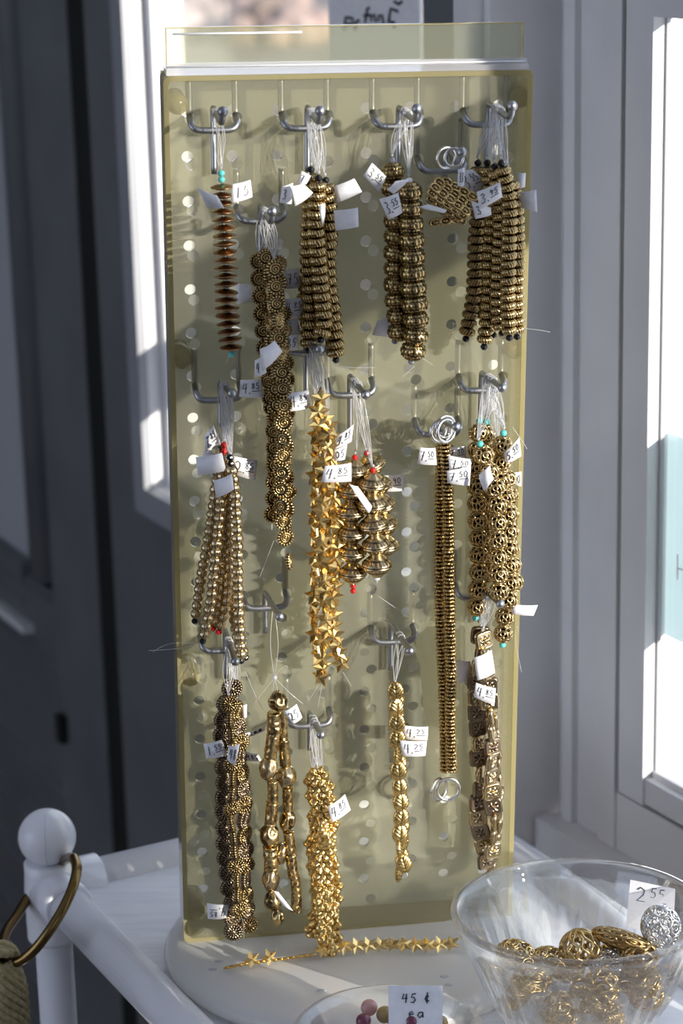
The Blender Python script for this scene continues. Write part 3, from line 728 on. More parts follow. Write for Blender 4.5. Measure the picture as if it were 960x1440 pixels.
def price(t):                     # '4.85' -> big unit, dot, small raised and underlined cents
    if '.' in t:
        a, c = t.split('.'); it = [(a, .10, .22, .24, .58), ('.', .42, .25, 0, 0)]
        it += [(ch, .50+i*.20, .48, .17, .34) for i, ch in enumerate(c)] + [('_', .52, .36, .36, 0)]
        return it
    n = len(t); w = .8/max(2, n); return [(ch, .14+i*w, .22, w*.78, .56) for i, ch in enumerate(t)]
def ptag(parent, corners, n=.03, text=None, tilt=(0,0,0,0), bend=.0012, r=.00022):
    P4 = [PX(a, b, n+d) for (a, b), d in zip(corners, tilt)]       # TL TR BR BL
    nn = (P4[3]-P4[0]).cross(P4[1]-P4[0]).normalized()
    if nn.dot(CAM-P4[0]) < 0: nn = -nn
    def fn(x, y, off=0.0): return (P4[3]*(1-x)+P4[2]*x)*(1-y) + (P4[0]*(1-x)+P4[1]*x)*y + nn*(off + bend*sin(PI*x))
    b = MB(); K = 6; vs_ = []
    for i in range(K+1):
        for y in (0, 1):
            for o in (0, -.00022): vs_.append(fn(i/K, y, o))
    f = []
    for i in range(K):
        a = i*4; c = a+4; f += [(a, c, c+2, a+2), (a+1, a+3, c+3, c+1), (a, a+1, c+1, c), (a+2, c+2, c+3, a+3)]
    f += [(0, 2, 3, 1), (4*K, 4*K+1, 4*K+3, 4*K+2)]
    b.add(vs_, f); t = b.obj('price_tag', PAPER, parent, True)
    if text: write(lambda x, y: fn(x, y, .0002), price(text), r).obj('price_writing', INK, t, True, wloc(t))
    return t

# ------------------------------------------------------------------ strands
def path_pts(pts, n):
    ns = n if isinstance(n, (list, tuple)) else [n]*len(pts)
    return smooth_path([PX(a, b, m) for (a, b), m in zip(pts, ns)], 10)
def sample(path, step, start=0.0):
    out = []; d = -start; 
    for i in range(len(path)-1):
        seg = path[i+1]-path[i]; l = seg.length; t = seg.normalized()
        while d <= l+1e-9:
            if d >= 0: out.append((path[i]+t*d, t))
            d += step
        d -= l
    return out
def cords(parent, top, hang, k=3, spread=.0035, tail=None, loose=1.0):
    b = MB(); rr = random
    for i in range(k):
        h = hang[0].lerp(hang[1], rr.random()); s_ = (rr.random()-.5)*2*spread
        up = h + Vector((0,0,.0021)); a = top + BRT*(rr.random()-.5)*.002
        l = [a, a.lerp(h, .5) + BRT*(s_*.8-.001) + NRM*.0015*rr.random(), h + BRT*-.0022, up, h + BRT*.0022, a.lerp(h, .5) + BRT*(s_*.8+.0015) - NRM*.001, a]
        b.tube(smooth_path(l, 4), .00020, 4)
    for c in (tail or []): MB().tube(smooth_path([PX(x, y, .024) for x, y in c], 4), .00017, 4).obj('cord_end', NYLON, parent, True)
    MB().sphere(top, .0009, 6, 5).obj('knot', NYLON, parent, True)
    return b.obj('cord', NYLON, parent, True)
def strand(label, cat_name, pts, n, kinds, wpx, steppx, group, hk=None, top=(), bot=(), endpx=9, spin='any', tags=(), tail=None, loops=3, jit=.0, scale=(1,1,1), wire=True):
    path = path_pts(pts, n); m = mpp(path[0]); low = path[-1]
    o = thing(cat_name, low, label, 'bead strand', group)
    sm_ = sample(path, steppx*m); kinds = [kinds] if isinstance(kinds, str) else kinds
    for i, (p, T) in enumerate(sm_):
        w = wpx*m*(1+random.uniform(-.04, .04))
        sp = random.random()*2*PI if spin == 'any' else (random.gauss(0, .35) if spin == 'front' else (random.choice([0, 0, .5, 1.2, 1.57, 2.2]) if spin == 'mixed' else spin[i % len(spin)]+random.gauss(0,.12)))
        q = p + BRT*random.uniform(-jit, jit)*m + NRM*random.uniform(-jit, jit)*m*.5
        TT = (T + BRT*random.gauss(0, .05) + NRM*random.gauss(0, .05))
        place(ME[kinds[i % len(kinds)]], 'bead', o, q, TT, w, sp, scale)
    T0 = (path[1]-path[0]).normalized(); T1 = (path[-1]-path[-2]).normalized(); e = endpx*m
    hb = steppx*m*.5
    for i, c in enumerate(top): place(RB_[c], 'end_bead', o, path[0]-T0*(hb+e*(.45+.9*i)), T0, e)
    pe = sm_[-1][0]
    for i, c in enumerate(bot): place(RB_[c], 'end_bead', o, pe+T1*(hb+e*(.45+.9*i)), T1, e)
    if wire: MB().tube(path, .0004, 5).obj('thread', NYLON, o, True)
    if hk: cords(o, path[0]-T0*(hb+e*.9*len(top)+.0012), HOOKS[hk], loops, tail=tail)
    for t in tags: ptag(o, *t[:-1], **t[-1]) if isinstance(t[-1], dict) else ptag(o, *t)
    return o

# copper discs
strand('single strand of dark copper saucer beads with turquoise end beads at the top left', 'copper_bead_strand', [(312,263),(314,300),(317,360),(319,430),(325,491)], .026, 'saucer', 34, 11.6, 'bead strands on the pegboard', 'h1', ('turq','turq'), ('turq',), 10,
  tags=[([(277,263),(305,275),(315,292),(290,291)], .034, None, (.002,0,.004,-.003)), ([(327,259),(352,253),(355,277),(325,286)], .031, '15', (0,-.003,-.002,0))], tail=[[(322,500),(318,510)]])
G = 'spiral disc strands in one bundle'
sp = lambda lab, pts, n, sz=26, st=25, **k: strand(lab, 'spiral_bead_strand', pts, n, 'spiral', sz, st, G, 'h5', spin=k.pop('spin', 'front'), **k)
sp('leftmost strand of spiral disc beads, upper end by the grey blank tag', [(364,368),(367,430),(376,520),(386,620),(382,745)], .022, tags=[([(334,398),(352,400),(358,423),(332,425)], .010, None), ([(338,534),(367,533),(371,559),(336,558)], .026, '4.85')], tail=[[(385,760),(365,812)]])
sp('front strand of spiral disc beads ending lowest at a tiny narrow tip', [(386,378),(390,440),(393,490),(399,560),(398,640),(395,700),(402,765)], .036, tags=[([(365,491),(386,479),(397,494),(369,522)], .046, None, (.003,0,-.003,0)), ([(402,553),(434,548),(437,573),(406,579)], .036, '4.85', (0,-.004,-.004,0))])
sp('spiral disc bead strand seen edge-on in the middle of its bundle', [(374,362),(380,440),(386,520),(392,620),(394,740)], .028, 25, 24, spin='mixed', tags=[([(358,507),(369,500),(375,524),(358,531)], .036, '4'), ([(398,420),(428,418),(424,445),(400,447)], .018, '4.85')])
sp('rightmost spiral disc bead strand with white tags sticking out to its right', [(392,372),(398,450),(403,540),(404,640),(405,745)], .021, 25, 24, spin='mixed', tags=[([(400,379),(420,377),(424,404),(402,406)], .014, '75'), ([(401,450),(418,447),(423,469),(403,476)], .016, '5'), ([(400,471),(420,470),(417,492),(402,493)], .020, '85')])
sp('short rear strand of spiral disc beads hanging behind the bundle', [(380,380),(384,470),(382,560),(388,660),(392,735)], .015, 25, 25, spin='mixed')
o = strand('small edge-on spiral bead hanging at the tip of the front strand', 'spiral_bead', [(406,790),(407,800)], .033, 'spiral', 24, 30, G, spin=(1.45,), wire=True)

# rope rondelles, second hook
G = 'rope bead strands on the second hook'
rp_ = lambda lab, pts, n, hk, tags=(), top=('black',), bot=('black',), w=25, st=13.2, G_=None, k='rope', **kw: strand(lab, 'rope_bead_strand', pts, n, k, w*1.04, st, G_ or G, hk, top, bot, 11, tags=tags, **kw)
rp_('left strand of twisted rope beads on the second top hook', [(437,250),(436,290),(434,360),(436,420),(434,487)], .022, 'h2', [([(397,262),(412,257),(410,287),(393,285)], .034, '3'), ([(424,240),(437,247),(431,259),(419,259)], .034, '7')], loops=4)
rp_('front strand of twisted rope beads under two bright blank tags', [(447,262),(444,320),(449,380),(455,450),(452,470)], .030, 'h2', [([(410,262),(426,258),(440,271),(415,290)], .042, None, (.004,0,0,.003)), ([(448,289),(457,286),(457,300),(453,319)], .042, None)], loops=4)
rp_('right strand of twisted rope beads ending lowest on the second top hook', [(459,265),(463,310),(461,380),(468,450),(472,503)], .024, 'h2', [([(469,262),(498,251),(509,270),(475,285)], .030, None, (0,.004,.004,0)), ([(469,296),(503,292),(504,319),(472,324)], .033, None, (0,.004,.004,0))], loops=4, tail=[[(474,515),(500,517),(527,517)]])
rp_('rear strand of twisted rope beads bulging left towards the spiral discs', [(445,290),(440,350),(430,425),(440,470)], .014, 'h2', [], bot=('black',), loops=2)

# ornate drums, third hook
G = 'ornate drum bead strands on the third hook'
strand('rear left strand of ornate drum beads on the third top hook', 'drum_bead_strand', [(552,242),(556,320),(556,400),(562,470),(560,480)], .020, 'drum', 34, 23, G, 'h3', ('grey',), ('grey',), 10, tags=[([(523,229),(543,248),(533,271),(511,247)], .030, '3.55', (0,0,-.003,0)), ([(530,452),(547,441),(551,474),(523,471)], .012, None)], loops=5)
strand('front right strand of ornate drum beads ending in a grey pearl', 'drum_bead_strand', [(576,270),(579,330),(581,400),(585,460),(580,497)], .031, 'drum', 37, 23, G, 'h3', ('clear',), ('grey',), 10, tags=[([(544,266),(556,255),(576,252),(553,273)], .040, None, (0,.003,.002,0)), ([(533,280),(560,271),(566,299),(546,309)], .036, '3.55'), ([(584,291),(602,287),(628,295),(624,300)], .036, None)], loops=5, tail=[[(583,515),(560,535)],[(583,515),(565,530)],[(588,500),(608,513)]])

# right top bundle
G = 'rope bead strands on the top right hook'
rr_ = lambda lab, pts, n, tags=(), **kw: rp_(lab, pts, n, 'h4', tags, w=22, st=12.2, G_=G, loops=kw.pop('loops', 4), **kw)
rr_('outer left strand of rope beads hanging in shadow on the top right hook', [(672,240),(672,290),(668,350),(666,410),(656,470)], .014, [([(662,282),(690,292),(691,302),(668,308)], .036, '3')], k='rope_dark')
rr_('second rope bead strand from the left on the top right hook', [(686,240),(692,300),(688,360),(687,420),(681,482)], .024, k='rope')
rr_('central rope bead strand under the white price tag on the top right hook', [(697,245),(704,300),(702,360),(700,430),(706,466)], .030, [([(670,270),(703,256),(706,277),(674,295)], .046, '3.95', (.0,.002,0,0))], k='rope')
rr_('fourth rope bead strand from the left on the top right hook', [(707,240),(716,285),(715,350),(714,420),(716,472)], .034, [([(727,243),(739,243),(738,263),(727,265)], .024, None)], k='rope')
rr_('outermost right rope bead strand with a blank blue-white tag', [(719,262),(725,290),(727,360),(726,420),(727,474)], .027, [([(727,270),(754,267),(755,298),(733,292)], .030, None, (0,.003,.003,0))], k='rope', tail=[[(735,462),(757,464),(773,467)]])
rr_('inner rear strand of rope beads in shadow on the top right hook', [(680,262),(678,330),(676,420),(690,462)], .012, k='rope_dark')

# link bracelet folded over its hook
br = thing('link_bracelet', PX(640, 310, .03), 'antique gold oval link bracelet folded in a bunch under two silver rings', 'bracelet')
for k, (x0, y0, x1, y1, n, c) in enumerate(((628,256,664,276,.030,4),(618,257,660,288,.034,5),(612,264,654,296,.037,5),(608,272,650,302,.036,5),(607,281,644,304,.033,4),(610,290,648,310,.028,4),(640,268,668,290,.026,3),(612,313,640,308,.028,3))):
    a, b_ = PX(x0, y0, n), PX(x1, y1, n)
    for i in range(c): place(ME['oval_link'], 'link', br, a.lerp(b_, i/(c-1)), b_-a, .0056, random.gauss(0,.25), (1,1,1.05))
for (x, y, n, r, tx) in ((627,222,.036,.0056,.35),(638,222,.041,.0050,-.25)):
    c = PX(x, y, n); d = (NRM + BRT*tx).normalized(); x_ = d.cross(BUP).normalized(); y_ = d.cross(x_)
    MB().tube([c + (x_*cos(a)+y_*sin(a))*r for a in [2*PI*i/24 for i in range(24)]], .0008, 8, True).obj('clasp_ring', SILVER, br, True)
ptag(br, [(600,260),(623,250),(628,262),(604,282)], .024, '3'); ptag(br, [(643,240),(664,238),(692,262),(655,276)], .020, '3.55'); ptag(br, [(644,238),(653,235),(652,262),(643,262)], .041, '33')

# ribbed round beads, left
G = 'ribbed round bead strands in one fan'
ml = lambda lab, pts, n, tags=(), **kw: strand(lab, 'ribbed_bead_strand', pts, n, 'melon', kw.pop('w', 15.5), 12.6, G, 'h7', kw.pop('top', ('black',)), kw.pop('bot', ('black',)), 10, tags=tags, **kw)
ml('outermost left ribbed bead strand of the fan ending in a black bead', [(310,640),(304,680),(296,740),(285,800),(275,866)], .020, [([(287,612),(300,597),(311,625),(289,636)], .016, '7.85'), ([(284,640),(291,625),(318,660),(305,690)], .014, None)], tail=[[(282,905),(250,912),(209,915)]])
ml('second ribbed bead strand from the left, its end near a red bead', [(314,645),(311,700),(303,780),(296,850),(286,898)], .027, [([(275,643),(312,637),(318,662),(278,668)], .030, None, (0,.003,.003,0))], top=('red','red'), bot=('black',), w=16.5, tail=[[(287,905),(240,905),(214,917)],[(280,915),(283,940),(290,985)]])
ml('middle ribbed bead strand ending above the lower hook', [(320,650),(318,720),(315,790),(305,870),(300,884)], .021, [([(327,641),(362,647),(359,676),(330,667)], .020, '2.85')], bot=('red',))
ml('fourth ribbed bead strand tapering to the clear knot above the lower hook', [(324,655),(323,730),(322,800),(317,850),(310,880)], .024, w=15, bot=('red',))
ml('rightmost front ribbed bead strand reaching past the lower hook tip', [(326,662),(331,700),(334,770),(335,840),(339,930)], .033, [([(300,676),(326,666),(329,688),(304,700)], .042, None, (.004,0,0,.003))], top=('black','black'), w=16.5, tail=[[(345,945),(360,980),(370,998)]])
ml('rear ribbed bead strand just left of the rightmost one', [(320,660),(326,720),(328,800),(330,880),(346,925)], .018, w=15)

# stars
G = 'star bead strands in one bundle'
st_ = lambda lab, pts, n, tags=(), **kw: strand(lab, 'star_bead_strand', pts, n, 'star', kw.pop('w', 29), kw.pop('st', 15), G, 'h16', spin=kw.pop('spin', 'mixed'), tags=tags, wire=True, **kw)
st_('left star bead strand with points sticking out towards the spiral discs', [(446,582),(444,640),(442,720),(442,800),(441,870),(446,930)], .022, spin=(.9,1.4,.2,1.9))
st_('front star bead strand ending lowest in a single hanging star', [(455,590),(455,660),(452,740),(455,810),(458,880),(453,925),(450,962)], .033, [([(457,655),(494,651),(494,677),(451,678)], .046, '4.85')], spin=(0,.3,-.5,1.2), tail=[[(447,965),(434,985)],[(452,965),(447,995)]])
st_('right star bead strand turning face-on beside the large bicone beads', [(462,600),(468,680),(474,740),(471,800),(468,880),(481,938)], .027, [([(475,612),(497,597),(494,621),(469,632)], .036, '4.85'), ([(468,633),(488,625),(485,646),(470,648)], .034, '05')], spin=(.1,-.3,.5,0), tail=[[(482,945),(494,965)]])
st_('rear star bead strand seen edge-on in the middle of the stars', [(458,610),(460,700),(460,790),(462,880),(468,915)], .016, spin=(1.5,1.2,1.7))
st_('short upper star bead strand just below the nylon loops', [(450,560),(447,592),(462,615),(455,645)], .036, w=30, st=19, spin=(.3,0,-.4))

# bicones
G = 'large bicone bead strands in one bundle'
bc = lambda lab, pts, n, tags=(), **kw: strand(lab, 'bicone_bead_strand', pts, n, 'bicone', 42, 30.5, G, 'h8', kw.pop('top', ('red',)), kw.pop('bot', ('red',)), 9, tags=tags, **kw)
bc('left strand of large engraved bicone beads ending in red beads', [(497,662),(493,710),(495,760),(496,815)], .026, [([(490,680),(503,684),(523,712),(518,722)], .048, None)], bot=('red','red'))
bc('front right strand of large engraved bicone beads ending in a clear bead', [(524,680),(524,720),(529,770),(530,820)], .034, bot=('clear',), tail=[[(531,838),(556,855)]])
bc('rear right strand of large engraved bicone beads half hidden', [(521,655),(534,700),(540,745),(541,790)], .018, [([(534,669),(567,666),(568,690),(538,691)], .010, '3.90')], bot=())

# coil chains
G = 'coil chains with silver rings'
for lab, pts, n, tg_ in (('left coil bead chain hung with silver rings', [(621,622),(619,700),(618,780),(619,860),(622,940),(625,1010),(626,1088)], .0215, [([(590,629),(612,630),(614,654),(587,652)], .030, '7.50'), ([(628,629),(655,627),(656,646),(630,646)], .020, '7.50'), ([(628,662),(662,655),(660,683),(629,679)], .042, '7.50')]),
                       ('right coil bead chain hung with silver rings', [(625,622),(630,700),(631,780),(632,860),(634,940),(633,1010),(635,1088)], .0305, [([(630,640),(664,646),(660,662),(632,664)], .036, '7.50')])):
    o = strand(lab, 'coil_chain', pts, n, 'coil', 16.5, 5.8, G, None, tags=tg_, scale=(1,1,1.1))
    xr = 618 if 'left' in lab else 631
    for (x, y, nn_, r, tx, ty) in ((620 if 'left' in lab else 627, 606, .030 if 'left' in lab else .036, .0064, .3 if 'left' in lab else .6, .1), (xr-1, 1110, n+.002, .0068, .8 if 'left' in lab else .05, .05)):
        c = PX(x, y, nn_); d = (NRM + BRT*tx + BUP*ty).normalized(); x_ = d.cross(BUP).normalized(); y_ = d.cross(x_)
        MB().tube([c + (x_*cos(a)+y_*sin(a))*r for a in [2*PI*i/28 for i in range(28)]], .0010, 8, True).obj('clasp_ring', SILVER, o, True)

for k in range(3):
    c = PX(618+k*4, 604-k*2, .022+.004*k); d = (NRM + BRT*(.9-.25*k)).normalized(); x_ = d.cross(BUP).normalized(); y_ = d.cross(x_)
    r_ = MB().tube([c + (x_*cos(a)+y_*sin(a))*.0062 for a in [2*PI*i/28 for i in range(28)]], .0009, 8, True).obj('jump_ring', SILVER, None, True)
    tag(r_, ('loose silver jump ring nearest the board on the coil chain hook', 'middle loose silver jump ring on the coil chain hook', 'loose silver jump ring nearest the tip of the coil chain hook')[k], 'ring', 'loose rings on the coil chain hook')
# filigree balls
G = 'filigree ball strands in one bundle'
fl = lambda lab, pts, n, tags=(), **kw: strand(lab, 'filigree_bead_strand', pts, n, 'filigree', kw.pop('w', 29), 26.0, G, 'h9', ('turq',), kw.pop('bot', ('turq',)), 10, tags=tags, spin=(0,.1,-.1), loops=kw.pop('loops', 5), **kw)
fl('left strand of openwork filigree balls ending low left in a turquoise bead', [(673,609),(670,660),(671,720),(673,780),(672,830),(668,873)], .022)
fl('front strand of openwork filigree balls under the diamond-shaped blank tag', [(680,640),(697,694),(699,745),(700,800),(702,838)], .036, [([(689,654),(694,673),(681,691),(673,668)], .052, None, (.0,.003,.0,-.003))], bot=())
fl('right strand of openwork filigree balls ending lowest in a turquoise bead', [(706,626),(703,670),(714,720),(714,780),(716,830),(709,868),(707,896)], .027, [([(708,637),(730,615),(733,641),(712,652)], .036, '5.50'), ([(719,664),(733,663),(733,684),(720,680)], .016, '50')], tail=[[(720,600),(735,622),(741,632)],[(728,880),(724,900),(733,945)]])
fl('rear right strand of openwork filigree balls along the edge of the board', [(706,650),(716,690),(717,750),(722,810),(726,838)], .016, [([(722,850),(756,851),(750,866),(719,863)], .030, None)], bot=(), w=27)
fl('rear left strand of openwork filigree balls in the middle of the bundle', [(684,610),(684,680),(684,750),(686,815)], .014, bot=(), w=27)

# square beads
G = 'square flower bead strands in one bundle'
sq = lambda lab, pts, n, k, spn, tags=(), **kw: strand(lab, 'square_bead_strand', pts, n, k, kw.pop('w', 30), kw.pop('st', 23.5), G, 'h15', spin=spn, tags=tags, **kw)
sq('left strand of square flower beads beside the coil chains', [(675,893),(671,940),(670,990),(673,1050),(673,1100),(672,1150),(682,1195),(683,1226)], .024, ['square_dark','square_dark','square','square_dark','square'], (.1,1.3,.9,.2,-.1,0,.1,.5), [([(640,927),(661,930),(665,951),(644,962)], .020, None), ([(638,940),(645,926),(672,945),(655,965)], .018, None)])
sq('right strand of square flower beads under the price tag', [(680,900),(686,945),(688,1000),(692,1050),(690,1100),(694,1150),(692,1210)], .031, ['square','square','square','square_dark'], (.3,.9,.7,.2,0,1.4,1.3), [([(666,925),(691,914),(696,946),(671,957)], .038, None), ([(669,960),(697,968),(695,991),(666,980)], .046, '4.85')])
sq('rear strand of square flower beads seen edge-on', [(684,905),(692,980),(698,1060),(702,1120),(700,1180),(690,1222)], .018, ['square'], (1.3,1.6,1.2,1.5))

# rosettes
G = 'rosette disc strands in one bundle'
ro = lambda lab, pts, n, k, spn, tags=(), **kw: strand(lab, 'rosette_bead_strand', pts, n, k, kw.pop('w', 29), kw.pop('st', 24), G, 'h12', spin=spn, tags=tags, **kw)
ro('left strand of dark rosette discs ending lowest in an open wheel disc', [(326,968),(314,1010),(314,1070),(316,1130),(317,1190),(322,1240),(326,1280),(329,1325)], .024, ['rosette','rosette','rosette','rosette'], (.1,.3,.5,.3), [([(286,1046),(312,1040),(319,1062),(290,1067)], .034, '1.55'), ([(318,1291),(292,1292),(291,1270),(322,1272)], .030, '4.85')], tail=[[(338,1275),(342,1300),(343,1320)]])
ro('front strand of rosette discs seen edge-on like a gold ridge', [(322,990),(325,1040),(327,1100),(325,1150),(330,1200),(334,1250),(338,1290)], .034, ['rosette_gold'], (.2,1.4,1.5,1.45,.1,1.5,1.3), [([(321,1049),(337,1046),(331,1076),(319,1069)], .044, '48'), ([(340,991),(347,990),(347,1008),(341,1010)], .020, None)], w=27, st=23)
ro('right strand of brown rosette discs beside the tube bracelet', [(333,1000),(339,1070),(342,1130),(344,1190),(346,1250),(350,1300)], .022, ['rosette_gold','rosette'], (.9,.6,.3,1.0), [([(338,1033),(372,1021),(373,1027),(340,1039)], .020, '4.85'), ([(342,1056),(362,1060),(368,1070),(345,1069)], .018, '485')])

# tubes and nuggets bracelet
o = thing('nugget_bracelet', PX(397, 1300, .025), 'antique gold bracelet loop of hammered tubes and pitted nuggets', 'bracelet')
def run(lst, n, off=0):
    for (x0, y0, x1, y1, k, w) in lst:
        a, b_ = PX(x0, y0, n), PX(x1, y1, n); m = mpp(a); h = {'lump1':.62,'lump2':.6,'tube1':1.0,'tube2':.95}[k]
        l = (b_-a).length; w *= 1.18; place(ME[k], 'bead', o, (a+b_)/2, b_-a, w*m, random.random()*6, (1, 1, l*1.02/(2*h*w*m)))
run([(391,972,391,1000,'lump1',25),(385,1002,385,1034,'tube1',18),(384,1034,380,1064,'tube2',17),(378,1064,376,1098,'lump2',23),(383,1098,384,1128,'tube2',14),(383,1128,380,1160,'tube1',16),(378,1157,379,1190,'lump1',25),(380,1190,381,1222,'tube1',19),(381,1220,381,1254,'lump2',22),(380,1254,386,1280,'lump1',22),(389,1276,392,1302,'lump1',16)], .030)
run([(396,1000,397,1040,'tube1',15),(398,1040,401,1076,'tube2',15),(402,1076,403,1108,'lump2',25),(404,1108,405,1140,'tube2',14),(406,1136,402,1170,'lump1',20),(405,1170,410,1204,'tube1',14),(396,1185,393,1215,'lump2',18),(408,1202,413,1234,'tube1',14),(414,1232,417,1258,'tube2',13),(417,1256,416,1282,'tube1',14)], .024)
ptag(o, [(398,1001),(417,990),(425,1009),(412,1018)], .036, '25'); ptag(o, [(383,1252),(391,1254),(412,1281),(398,1274)], .042, None, (0,0,.004,.002))
b = MB(); hp = HOOKS['h11']; kn = PX(386, 953, .03)
for pts in ([hp[1]+Vector((0,0,.002)), PX(380, 905, .035), kn], [hp[1]+Vector((0,0,.002)), PX(391, 905, .036), kn], [kn, PX(383, 975, .03)], [kn, PX(391, 975, .03)], [kn, PX(366, 978, .032), PX(359, 988, .032)], [kn, PX(408, 975, .032), PX(426, 990, .032)], [kn, PX(393, 942, .03), PX(402, 936, .03), PX(404, 940, .03)]): b.tube(smooth_path(pts, 4), .0002, 4)
MB().sphere(kn, .0016, 8, 6).obj('knot', NYLON, o, True); b.obj('cord', NYLON, o, True)

# flowers
G = 'gold flower bead strands in one bundle'
fw = lambda lab, pts, n, tags=(), **kw: strand(lab, 'flower_bead_strand', pts, n, 'flower', 29, 19.5, G, 'h14', spin=kw.pop('spin', 'mixed'), jit=1.5, tags=tags, **kw)
fw('left strand of shiny gold flower beads on the lowest hook', [(441,1098),(444,1150),(441,1210),(446,1270),(442,1310)], .022)
fw('front strand of shiny gold flower beads ending lowest above the star chain', [(447,1092),(453,1160),(455,1220),(457,1290),(463,1335)], .033, [([(461,1134),(485,1117),(493,1139),(466,1157)], .042, '4.85', (0,-.002,-.003,0))], spin='front')
fw('right strand of shiny gold flower beads next to the bare board', [(455,1108),(465,1170),(467,1230),(468,1290),(470,1325)], .022)

# leaves
G = 'gold leaf bead strands'
strand('front strand of bright gold leaf beads on the middle lower hook', 'leaf_bead_strand', [(556,972),(558,1020),(560,1080),(564,1140),(562,1190),(573,1232)], .030, 'leaf', 31, 24.5, G, 'h13', spin=(0,.2,-.2,0,1.0,.1), tags=[([(567,1020),(602,1022),(601,1041),(568,1039)], .024, '4.25'), ([(562,1041),(600,1042),(598,1063),(566,1063)], .038, '4.25')])
strand('rear strand of gold leaf beads ending left of the front one', 'leaf_bead_strand', [(559,985),(563,1060),(561,1110),(568,1170),(566,1200),(559,1236)], .021, 'leaf', 30, 24.5, G, None, spin=(.5,.9,.2,1.3), tail=None)

# star chain lying on the base
p0 = [ZP(x, y, .0165) for x, y in ((322,1358),(352,1352),(420,1343),(470,1335),(540,1330),(600,1331),(648,1327))]
sc_ = thing('star_chain', ZP(480, 1337, .012), 'gold star bead strand lying on the milky base', 'bead strand')
pth = smooth_path(p0, 8); ss = sample(pth, .0036); nS = len(ss)
for i, (p, T) in enumerate(ss):
    face = i in (4, 7) or (i > nS*.36 and i % 2 == 0)
    if i > nS*.36 and i % 2: continue
    place(ME['star'], 'bead', sc_, p + Vector((0,0,.001 if face else -.001)), T, .0100 if face else .0066, random.gauss(0, .25) if face else 1.5, (1,1,1), (CAM-p).normalized())
MB().tube(pth, .0004, 5).obj('thread', NYLON, sc_, True)

# ================================================================== bowl and dish
bc_ = ZP(814.5, 1288, .068); bc_ = Vector((bc_.x, bc_.y, 0)); RBW = .0727
def ribs(t, i, r, z, lo=.012, hi=.053):
    k = max(0, min(1, (z-lo)/.006, (hi-z)/.006)); return r + .0030*k*abs(math.cos(17*t))**.8 - .0012*k
bowl = thing('glass_bowl', bc_, 'clear ribbed glass bowl filled with filigree beads at the right', 'bowl')
prof_o = [(0,.002),(.040,.002),(.044,.004),(.0475,.010),(.053,.022),(.0595,.038),(.065,.050),(.0685,.058),(.0705,.064),(.0727,.0665),(.0735,.069),(.0725,.0712),(.0705,.0715)]
prof_i = [(.0685,.0700),(.0672,.0650),(.0648,.058),(.0612,.050),(.0555,.038),(.0490,.024),(.0440,.013),(.038,.0085),(0,.0075)]
tilt = Matrix.Rotation(math.radians(-2.2), 3, 'X')
bw = MB().lathe(prof_o+prof_i, 144, lambda t,i,r,z: (ribs(t,i,r,z) if i < 9 else r, z, 0)); bw.v = [tilt @ v + bc_ + Vector((0,0,.0012)) for v in bw.v]
bw.obj('body', BOWLG, bowl, True)
def pile_bead(k, px, py, z, w, T, F, label, sc=(1,1,1), p=None):
    p = p or ZP(px, py, z); e = thing('filigree_bead', p - Vector((0,0,w*.4)), label, 'bead', 'beads in the glass bowl')
    place(ME[k], 'shell', e, p, T, w, 0, sc, Vector(F))
    return e
pile_bead('lace_gold', 726, 1343, .048, .0215, (.9,.1,-.2), (0,-.4,.9), 'gold flower-pierced oval bead at the left of the bowl')
pile_bead('slits', 815, 1333, .050, .0235, (.3,-.25,-.9), (.2,-1,.3), 'round gold bead with leaf-shaped slits in the middle of the bowl', (1,1,.95))
pile_bead('lace_flat', 876, 1322, .054, .0260, (.93,-.1,-.30), (.25,.45,.85), 'long flattened dark gold bead lying behind the round slit bead', (1,1.1,1.25))
pile_bead('lace_silver', 929, 1303, .063, .0235, (.3,-.1,-.95), (-.1,-.9,.4), 'silver openwork oval bead standing against the bowl at the right')
pile_bead('lace_gold', 770, 1352, .044, .0200, (1,.2,0), (0,-.5,.9), 'small gold pierced bead left of the round slit bead, low in the bowl')
pile_bead('lace_silver', 852, 1353, .044, .0190, (1,0,.1), (0,-.4,.9), 'small silver pierced bead half hidden in front of the round slit bead')
pile_bead('slits', 898, 1346, .046, .0220, (.8,.4,-.2), (0,-.6,.8), 'gold slit bead under the silver oval bead at the right')
pile_bead('lace_gold', 868, 1342, .042, .0210, (.7,-.4,.1), (0,-.5,.8), 'dark gold pierced bead below the long flattened bead')
LOWL = ['gold pierced bead low at the left of the bowl behind the glass ribs', 'gold slit bead low at the front left of the bowl behind the glass', 'gold pierced bead low at the front middle of the bowl behind the glass', 'gold slit bead low at the front right of the bowl behind the glass', 'silver pierced bead at the bottom left of the bowl', 'gold pierced bead at the bottom centre of the bowl', 'gold pierced bead at the bottom right of the bowl', 'gold slit bead at the bottom of the bowl towards the board', 'gold pierced bead pressed against the front left glass under the rim', 'gold slit bead pressed against the front glass under the rim', 'gold pierced bead pressed against the front right glass under the rim']
lowb = [(-.036,-.012,.026,'lace_gold'),(-.014,-.030,.024,'slits'),(.012,-.034,.026,'lace_gold'),(.036,-.018,.028,'slits'),(-.022,.008,.024,'lace_silver'),(.004,-.008,.022,'lace_gold'),(.026,.008,.026,'lace_gold'),(-.004,.026,.024,'slits'),(-.030,-.030,.044,'lace_gold'),(.008,-.040,.044,'slits'),(.030,-.036,.045,'lace_gold')]
for i, (x, y, z, k) in enumerate(lowb):
    a = random.random()*6
    pile_bead(k, 0, 0, 0, .0210, (cos(a), sin(a), .2), (sin(a), -cos(a), .6), LOWL[i], p=bc_ + Vector((x, y, z)))
